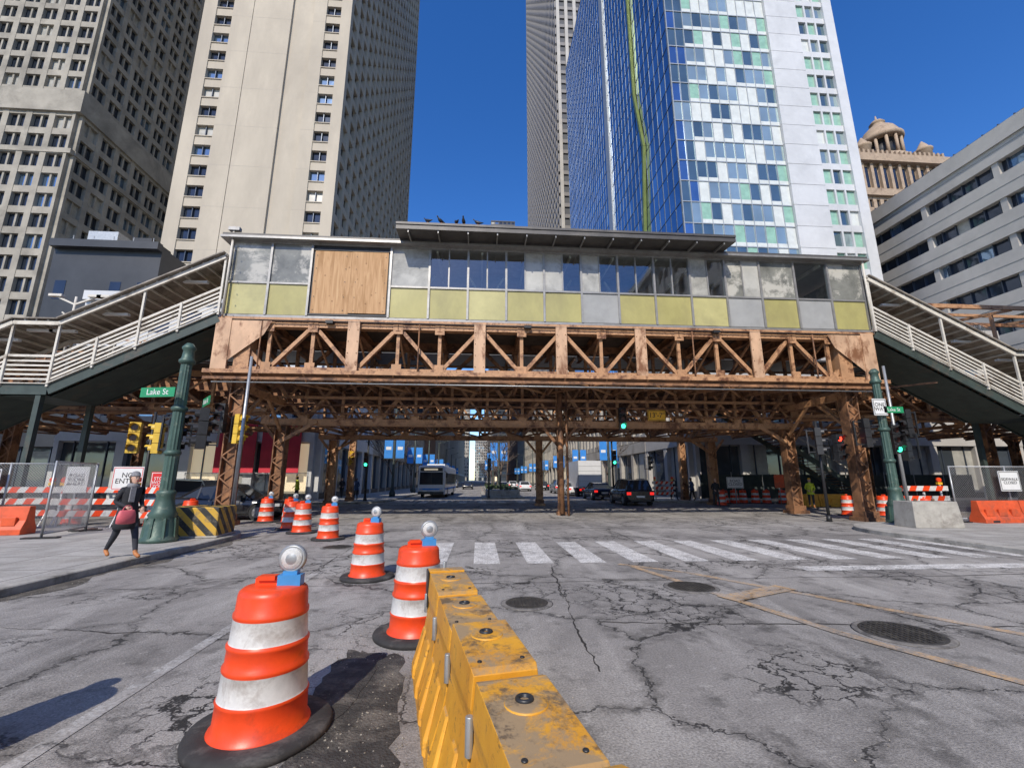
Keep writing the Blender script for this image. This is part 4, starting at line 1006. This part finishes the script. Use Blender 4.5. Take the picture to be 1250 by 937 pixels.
# ------------------------------------------------------------ vehicles
CARB=pm('black_car_paint',(.016,.016,.018),.1,2,.2,.0,0,spec=.8); CARD=pm('dark_blue_car_paint',(.02,.028,.05),.1,2,.2,.2,0); CARW=pm('white_car_paint',(.62,.62,.61),.05,2,.25,0,0); CARG=pm('silver_car_paint',(.30,.31,.32),.08,2,.25,.5,0)
CGL=glassy('car_glass',(.05,.055,.06),.05,.4); TYRE=pm('tyre',(.025,.025,.025),.2,8,.85); HUB=pm('alloy_wheel',(.32,.32,.33),.1,5,.35,.8,0)
TAIL=emi('tail_lamp',(.75,.02,.015),1.3); HEAD=pm('headlamp',(.6,.6,.6),.05,5,.1,.3,0)
def car(name,loc,rz,paint,L=4.7,W=1.84,H=1.46,suv=False,lit=True):
    """front = +Y"""
    m=MB(); hl=L/2; belt=.92 if not suv else 1.08
    def ringb(y,w,z0,z1):
        w/=2; c=.09; return [(-w+.06,y,z0),(w-.06,y,z0),(w,y,z0+c),(w+.01,y,(z0+z1)/2),(w-.03,y,z1-.1),(w-.13,y,z1),(-w+.13,y,z1),(-w+.03,y,z1-.1),(-w-.01,y,(z0+z1)/2),(-w,y,z0+c)]
    g=.22
    if suv: st=[(-hl,W*.86,.42,.95),(-hl+.08,W*.96,.3,1.05),(-hl+.5,W,g,belt+.02),(-.6,W,g,belt),(.8,W,g,belt),(hl-1.1,W,g,1.05),(hl-.35,W*.97,.26,.98),(hl-.06,W*.88,.3,.82),(hl,W*.8,.36,.7)]
    else: st=[(-hl,W*.84,.4,.78),(-hl+.08,W*.93,.3,.93),(-hl+.55,W,g,.98),(-.8,W,g,belt+.02),(.7,W,g,belt),(hl-1.1,W,g,.90),(hl-.35,W*.95,.24,.80),(hl-.06,W*.86,.28,.68),(hl,W*.78,.34,.58)]
    m.loft([ringb(*s) for s in st],paint)
    if suv: cb=[(-hl+.12,W*.86,belt-.02,W*.84),(-hl+.5,W*.9,H-.06,W*.70),(-.3,W*.92,H,W*.72),(.45,W*.92,H-.04,W*.72),(1.3,W*.9,belt-.02,W*.86)]
    else: cb=[(-hl+.55,W*.84,belt-.0,W*.8),(-1.05,W*.9,H-.08,W*.66),(-.3,W*.92,H,W*.68),(.25,W*.92,H-.03,W*.68),(1.15,W*.9,belt-.02,W*.84)]
    rings=[]
    for y,wb,zt,wt in cb: rings.append([(-wb/2,y,belt-.04),(-wt/2,y,zt),(wt/2,y,zt),(wb/2,y,belt-.04)])
    for k in range(len(rings)-1):
        a,b=rings[k],rings[k+1]; mid=0<k<len(rings)-2
        m.poly([a[0],b[0],b[1],a[1]],CGL,False); m.poly([a[2],b[2],b[3],a[3]],CGL,False); m.poly([a[1],b[1],b[2],a[2]],paint if mid else CGL,False)
    for k in range(len(rings)):
        for i0,i1 in ((0,1),(3,2)):
            if 0<k<len(rings)-1: m.beam(rings[k][i0],rings[k][i1],.07,.03,paint,up=(1,0,0))
    for k in (0,len(rings)-2):
        for i in (1,2): m.beam(rings[k][i],rings[k+1][i],.07,.05,paint)
    for k in (1,len(rings)-3):
        for i in (1,2): m.beam(rings[k][i],rings[k+1][i],.06,.05,paint)
    for y in (-hl+.85,hl-.88):
        for sg in (-1,1):
            x=sg*(W/2-.1); r=.34 if not suv else .37
            m.cyl((x-sg*.1,y,r),(x+sg*.115,y,r),r,r,TYRE,24); m.cyl((x+sg*.11,y,r),(x+sg*.125,y,r),r*.66,r*.6,HUB,16)
            for a in range(5): m.beam((x+sg*.13,y,r),(x+sg*.13,y+math.cos(a*1.257)*r*.6,r+math.sin(a*1.257)*r*.6),.02,.05,GALV)
            # arch
            for k in range(8):
                a,b=math.pi*k/8,math.pi*(k+1)/8
                m.beam((sg*(W/2+.005),y+math.cos(a)*(r+.05),r+math.sin(a)*(r+.05)),(sg*(W/2+.005),y+math.cos(b)*(r+.05),r+math.sin(b)*(r+.05)),.03,.05,DARK)
    zt=.85 if suv else .78
    for sg in (-1,1):
        m.box(sg*(W/2-.32),sg*(W/2-.06),-hl-.015,-hl+.12,zt-.12 if not suv else .72,zt+.05,TAIL if lit else REDS)
        m.box(sg*(W/2-.36),sg*(W/2-.09),hl-.22,hl-.02,.58,.70,HEAD); m.box(sg*(W/2),sg*(W/2+.16),.72,.86,belt,belt+.13,paint)
        m.box(sg*(W/2+.005),sg*(W/2+.016),-hl+1.2,hl-1.3,.3,.36,DARK)
        for y in (-.35,.75): m.box(sg*(W/2),sg*(W/2+.014),y-.012,y+.0,.36,belt-.08,DARK)
        m.box(sg*(W/2+.0),sg*(W/2+.03),-.28,-.1,belt-.18,belt-.15,GALV)
    m.box(-.28,.28,-hl-.02,-hl+.05,.55,.68,WHS); m.box(-W*.35,W*.35,-hl-.012,-hl+.1,.3,.42,DARK); m.box(-W*.28,W*.28,hl-.1,hl+.01,.36,.56,DARK)
    if suv:
        for sg in (-1,1): m.beam((sg*W*.34,-1.4,H+.03),(sg*W*.34,.4,H+.02),.03,.04,GALV)
    return m.obj(name,loc=loc,rotz=rz)
car('black_sedan',(-10.9,21.2,0),rad(-90),CARB,4.8,1.86,1.5,False,False)
car('black_suv',(10.7,31.6,0),rad(-2),CARB,4.75,1.9,1.72,True)
car('dark_sedan',(10.6,40,0),rad(0),CARD); car('white_sedan',(10.4,50,0),0,CARW); car('silver_suv',(10.4,58,0),0,CARG,4.7,1.9,1.7,True); car('white_sedan',(7.0,70,0),0,CARW); car('dark_sedan',(10.5,75,0),0,CARB)
car('white_sedan',(6.7,90,0),0,CARW); car('dark_sedan',(-2.0,84,0),rad(180),CARB); car('silver_suv',(-5.5,100,0),rad(180),CARG,4.7,1.9,1.7,True); car('silver_suv',(-17,26.8,0),rad(90),CARG,4.7,1.9,1.7,True)
# bus, front faces -Y
def bus(loc,rz):
    m=MB(); L=12;W=2.6;H=3.05
    def rg(y,w,z1,z0=.35): w/=2; return [(-w,y,z0),(w,y,z0),(w,y,z1-.22),(w-.08,y,z1-.06),(w-.25,y,z1),(-w+.25,y,z1),(-w+.08,y,z1-.06),(-w,y,z1-.22)]
    m.loft([rg(0,W*.93,H-.12),rg(.14,W,H),rg(L-.1,W,H),rg(L,W*.95,H-.1)],CARW,True,False)
    m.poly([(-1.1,-.012,1.25),(1.1,-.012,1.25),(1.08,-.012,2.4),(-1.08,-.012,2.4)],CGL); m.box(-1.05,1.05,-.03,-.005,2.5,2.82,DARK)
    m.box(-.7,.6,-.04,-.03,2.58,2.74,LITW); m.box(-.02,.02,-.02,0,1.25,2.4,DARK)
    m.box(-1.2,1.2,-.08,.02,.35,.6,DARK); m.box(-1.1,1.1,-.02,.0,.75,.9,BANB)
    for sg in (-1,1):
        m.box(sg*.8,sg*1.12,-.03,.0,.65,.83,HEAD); m.beam((sg*1.2,-.0,2.5),(sg*1.45,-.25,2.4),.04,.04,DARK); m.box(sg*1.38,sg*1.55,-.32,-.22,1.9,2.35,DARK)
        x=sg*(W/2+.006)
        for i in range(8):
            a=.5+i*1.4; q=[(x,a,1.2),(x,a+1.28,1.2),(x,a+1.28,2.35),(x,a,2.35)]; m.poly(q if sg>0 else q[::-1],CGL)
        m.box(sg*W/2,sg*(W/2+.004),.3,L-.3,.75,.95,BANB)
        for y in (2.6,9.2): m.cyl((sg*1.05,y,.48),(sg*1.31,y,.48),.48,.48,TYRE,20); m.cyl((sg*1.3,y,.48),(sg*1.325,y,.48),.26,.22,HUB,14)
    m.box(-.9,.9,3,7,H,H+.22,CARW)
    m.obj('city_bus',loc=loc,rotz=rz)
bus((-4.5,43.5,0),rad(-2))
# box truck
m=MB(); m.box(-1.2,1.2,0,6,.9,3.6,CARW); m.box(-1.22,1.22,-.02,.02,.85,.98,GALV); m.box(-1.22,-1.16,-.03,.02,.9,3.62,GALV); m.box(1.16,1.22,-.03,.02,.9,3.62,GALV)
for i in range(5): m.box(-1.15,1.15,-.015,0,1.05+i*.5,1.07+i*.5,GALV)
m.loft([[(-1.05,6.1,.5),(1.05,6.1,.5),(1.05,6.1,2.5),(-1.05,6.1,2.5)],[(-1.05,7.2,.5),(1.05,7.2,.5),(1,7.0,2.5),(-1,7.0,2.5)],[(-1.0,8.3,.5),(1.0,8.3,.5),(.95,8.1,1.4),(-.95,8.1,1.4)]],CARW,True,False)
for y in (1.5,7.3):
    for sg in (-1,1): m.cyl((sg*.85,y,.45),(sg*1.15,y,.45),.45,.45,TYRE,18)
m.box(-.5,.5,.2,8,.5,.75,DARK)
for sg in (-1,1): m.box(sg*.9,sg*1.1,-.05,0,.62,.8,TAIL)
m.obj('white_box_truck',loc=(11.2,45,0))
# ------------------------------------------------------------ people
SKINM=pm('skin',(.55,.34,.25),.08,9,.55,0,.05)
COAT=pm('black_coat',(.022,.023,.027),.3,6,.85,0,.2); JEAN=pm('dark_trousers',(.03,.032,.04),.3,6,.85); SHOE=pm('tan_boots',(.42,.16,.05),.2,6,.6); GREYH=pm('grey_knit',(.20,.20,.21),.25,30,.95,0,.4); PINK=pm('pink_bag',(.62,.12,.14),.15,6,.5); HAIR=pm('brown_hair',(.07,.04,.025),.3,30,.6)
HIVIS=pm('hivis_vest',(.55,.62,.04),.15,5,.7); BROWNC=pm('brown_coat',(.16,.10,.06),.2,6,.85); BLUEC=pm('blue_coat',(.04,.07,.16),.2,6,.85)
def person(name,loc,rz,coat=COAT,trou=JEAN,shoe=SHOE,hat=GREYH,stride=.27,bag=True,scale=1.0,hem=.78):
    root=empty(name,loc,rz)
    st=stride
    J={'pel':((0,0,.93),.125),'sp':((0,.01,1.13),.115),'ch':((0,.03,1.31),.125),'nk':((0,.045,1.44),.058),'hb':((0,.06,1.52),.052),
       'sl':((-.165,.03,1.37),.062),'sr':((.165,.03,1.37),.062),'el':((-.235,-.03,1.12),.048),'er':((.24,-.02,1.12),.048),
       'wl':((-.17,.19,.99),.032),'wr':((.14,.22,1.03),.032),'hl':((-.09,0,.87),.095),'hr':((.09,0,.87),.095),
       'kl':((-.095,st*.62,.49),.066),'kr':((.095,-st*.3,.48),.066),'al':((-.095,st*.98,.10),.042),'ar':((.095,-st*1.05,.15),.042),
       'tl':((-.10,st*.98+.15,.045),.036),'tr':((.10,-st*1.05+.13,.05),.036)}
    E=[('pel','sp'),('sp','ch'),('ch','nk'),('nk','hb'),('ch','sl'),('ch','sr'),('sl','el'),('sr','er'),('el','wl'),('er','wr'),('pel','hl'),('pel','hr'),('hl','kl'),('hr','kr'),('kl','al'),('kr','ar'),('al','tl'),('ar','tr')]
    ks=list(J); me=bpy.data.meshes.new('body'); me.from_pydata([J[k][0] for k in ks],[(ks.index(a),ks.index(b)) for a,b in E],[])
    ob=bpy.data.objects.new('body',me); sc.collection.objects.link(ob)
    sk=ob.modifiers.new('skin','SKIN'); 
    for i,k in enumerate(ks):
        r=J[k][1]; me.skin_vertices[0].data[i].radius=(r,r); me.skin_vertices[0].data[i].use_root=(k=='pel')
    ss=ob.modifiers.new('ss','SUBSURF'); ss.levels=2; ss.render_levels=2
    dg=bpy.context.evaluated_depsgraph_get(); me2=bpy.data.meshes.new_from_object(ob.evaluated_get(dg)); me2.name='body'
    bpy.data.objects.remove(ob)
    for mt in (coat,trou,shoe,SKINM): me2.materials.append(mt)
    for p in me2.polygons:
        z=p.center.z; p.use_smooth=True
        p.material_index=3 if z>1.445 else (0 if z>.88 else (1 if z>.17 else 2))
    b=bpy.data.objects.new('body',me2); sc.collection.objects.link(b); b.parent=root
    m=MB()
    def er(cx,cy,z,rx,ry,n=20,fx=0): return [(cx+math.cos(2*math.pi*i/n)*rx*(1+fx*math.sin(5*2*math.pi*i/n)),cy+math.sin(2*math.pi*i/n)*ry,z) for i in range(n)]
    rs=[er(0,.02,hem,.215,.215,20,.03)]
    if hem<.75: rs.append(er(0,.01,.74,.205,.185,20,.02))
    m.loft(rs+[er(0,0,.84,.195,.155,20,.02),er(0,0,.95,.178,.14),er(0,.01,1.10,.155,.125),er(0,.02,1.25,.178,.13),er(0,.03,1.36,.185,.115),er(0,.035,1.41,.12,.09),er(0,.04,1.455,.07,.072),er(0,.045,1.49,.075,.078)],coat)
    m.box(-.006,.006,.145,.16,.85,1.3,DARK)
    m.obj('coat',root)
    # head
    m=MB(); hc=Vector((0,.075,1.60)); rg=[]
    for k,(z,rx,ry,cy) in enumerate(((-.115,.022,.03,.045),(-.10,.042,.055,.028),(-.07,.058,.075,.012),(-.03,.068,.088,.002),(.01,.073,.093,0),(.05,.073,.093,-.002),(.085,.06,.078,-.006),(.112,.034,.045,-.008),(.12,.008,.01,-.008))):
        rg.append([(hc.x+math.cos(2*math.pi*i/20)*rx,hc.y+cy+math.sin(2*math.pi*i/20)*ry,hc.z+z) for i in range(20)])
    m.loft(rg,SKINM)
    m.loft([[(hc.x-.012,hc.y+.088,hc.z-.032),(hc.x+.012,hc.y+.088,hc.z-.032),(hc.x,hc.y+.118,hc.z-.03)],[(hc.x-.006,hc.y+.088,hc.z+.018),(hc.x+.006,hc.y+.088,hc.z+.018),(hc.x,hc.y+.094,hc.z+.018)]],SKINM)
    for sg in (-1,1):
        m.ell((hc.x+sg*.03,hc.y+.082,hc.z+.008),(.013,.009,.008),WHS,8,6); m.ell((hc.x+sg*.03,hc.y+.0895,hc.z+.008),(.006,.004,.006),DARK,8,6)
        m.ell((hc.x+sg*.074,hc.y-.005,hc.z-.005),(.01,.02,.03),SKINM,8,6); m.beam((hc.x+sg*.017,hc.y+.092,hc.z+.026),(hc.x+sg*.045,hc.y+.082,hc.z+.026),.006,.007,HAIR)
    m.ell((hc.x,hc.y+.083,hc.z-.058),(.022,.01,.006),REDS,10,6)
    m.obj('head',root)
    m=MB(); rg=[]   # hair
    for z,r in ((-.13,.045),(-.08,.075),(0,.088),(.06,.085),(.1,.06)):
        rg.append([(hc.x+math.cos(a)*r,hc.y-.02+math.sin(a)*r*1.05,hc.z+z) for a in [math.pi*(.92+1.16*i/11) for i in range(12)]])
    m.loft(rg,HAIR); 
    if hat: m.loft([[ (hc.x+math.cos(2*math.pi*i/20)*r,hc.y-.008+math.sin(2*math.pi*i/20)*r*1.22,hc.z+z) for i in range(20)] for z,r in ((.038,.083),(.06,.086),(.062,.08),(.1,.074),(.135,.05),(.15,.015))],hat)
    m.obj('hair_and_hat',root)
    # hands
    for nm,sg,w in (('hand_l',-1,J['wl'][0]),('hand_r',1,J['wr'][0])):
        m=MB(); w=Vector(w); d=Vector((-sg*.35,.6,-.55)).normalized(); sx=Vector((1,0,0)); u=d.cross(sx).normalized(); sx=u.cross(d).normalized()
        def rr2(c,a,b): return [tuple(c+sx*math.cos(t*math.pi/4)*a+u*math.sin(t*math.pi/4)*b) for t in range(8)]
        m.loft([rr2(w-d*.02,.026,.022),rr2(w+d*.03,.036,.017),rr2(w+d*.085,.041,.014)],SKINM)
        for i,ln in enumerate((.058,.07,.075,.066)):
            b0=w+d*.08+sx*(-.03+i*.02); k1=b0+d*ln*.5-u*.004; k2=k1+(d*.6-Vector((0,0,.5))*.8).normalized()*ln*.5
            m.loft([m.ring(b0,d,.0095,6),m.ring(k1,d,.009,6),m.ring(k2,d,.007,6)],SKINM)
        b0=w+d*.025-sx*sg*.03; m.loft([m.ring(b0,d,.012,6),m.ring(b0+d*.03-sx*sg*.022,d,.011,6),m.ring(b0+d*.06-sx*sg*.022,d,.008,6)],SKINM)
        m.obj(nm,root)
    if bag:
        m=MB(); c=Vector((.17,.33,.86))
        m.loft([[(c.x+math.cos(2*math.pi*i/16)*a,c.y+math.sin(2*math.pi*i/16)*b,c.z+z) for i in range(16)] for z,a,b in ((-.16,.12,.05),(-.14,.17,.075),(0,.165,.07),(.09,.14,.045),(.11,.12,.02))],PINK)
        for k in range(8):
            a,b2=math.pi*k/8,math.pi*(k+1)/8; m.beam((c.x+math.cos(a)*.08,c.y,c.z+.1+math.sin(a)*.1),(c.x+math.cos(b2)*.08,c.y,c.z+.1+math.sin(b2)*.1),.015,.015,PINK)
        m.obj('handbag',root)
        m=MB(); m.loft([er(0,.04,1.40,.10,.10),er(0,.05,1.44,.115,.115),er(0,.05,1.48,.10,.105),er(0,.045,1.50,.075,.08)],GREYH); m.beam((.03,.14,1.42),(.05,.165,1.12),.09,.03,GREYH); m.obj('scarf',root)
        m=MB(); m.loft([[(x,y,z) for x,y in ((-.13,-.13),(.13,-.13),(.12,-.27),(-.12,-.27))] for z in (1.0,1.2,1.36)],JEAN,True,False); m.obj('backpack',root,bevel=.03)
    if scale!=1: root.scale=(scale,)*3
    return root
person('woman_pedestrian',(-7.3,10.15,.13),rad(-118),stride=.34,hem=.58)
person('pedestrian',(15.4,28.6,0),rad(170),COAT,JEAN,DARK,None,.2,False,1.03)
person('pedestrian',(16.2,33.5,.13),rad(30),BLUEC,COAT,DARK,GREYH,.15,False,1.0); person('pedestrian',(15.2,34.5,.13),rad(200),COAT,JEAN,DARK,None,.22,False,1.05)
person('pedestrian',(19.0,26.4,0),rad(80),BROWNC,JEAN,DARK,None,.24,False,1.02); person('construction_worker',(20.6,26.9,0),rad(150),HIVIS,JEAN,SHOE,YELS,.1,False,1.04)
person('construction_worker',(-13.7,35.5,.13),rad(90),HIVIS,JEAN,SHOE,YELS,.1,False,1.05); person('pedestrian',(-12,41,.13),rad(180),COAT,JEAN,DARK,None,.25,False,1.0)
person('pedestrian',(-9.6,36.5,.13),rad(20),BLUEC,JEAN,DARK,GREYH,.2,False,1.0)
print('DONE objects',len(bpy.data.objects))
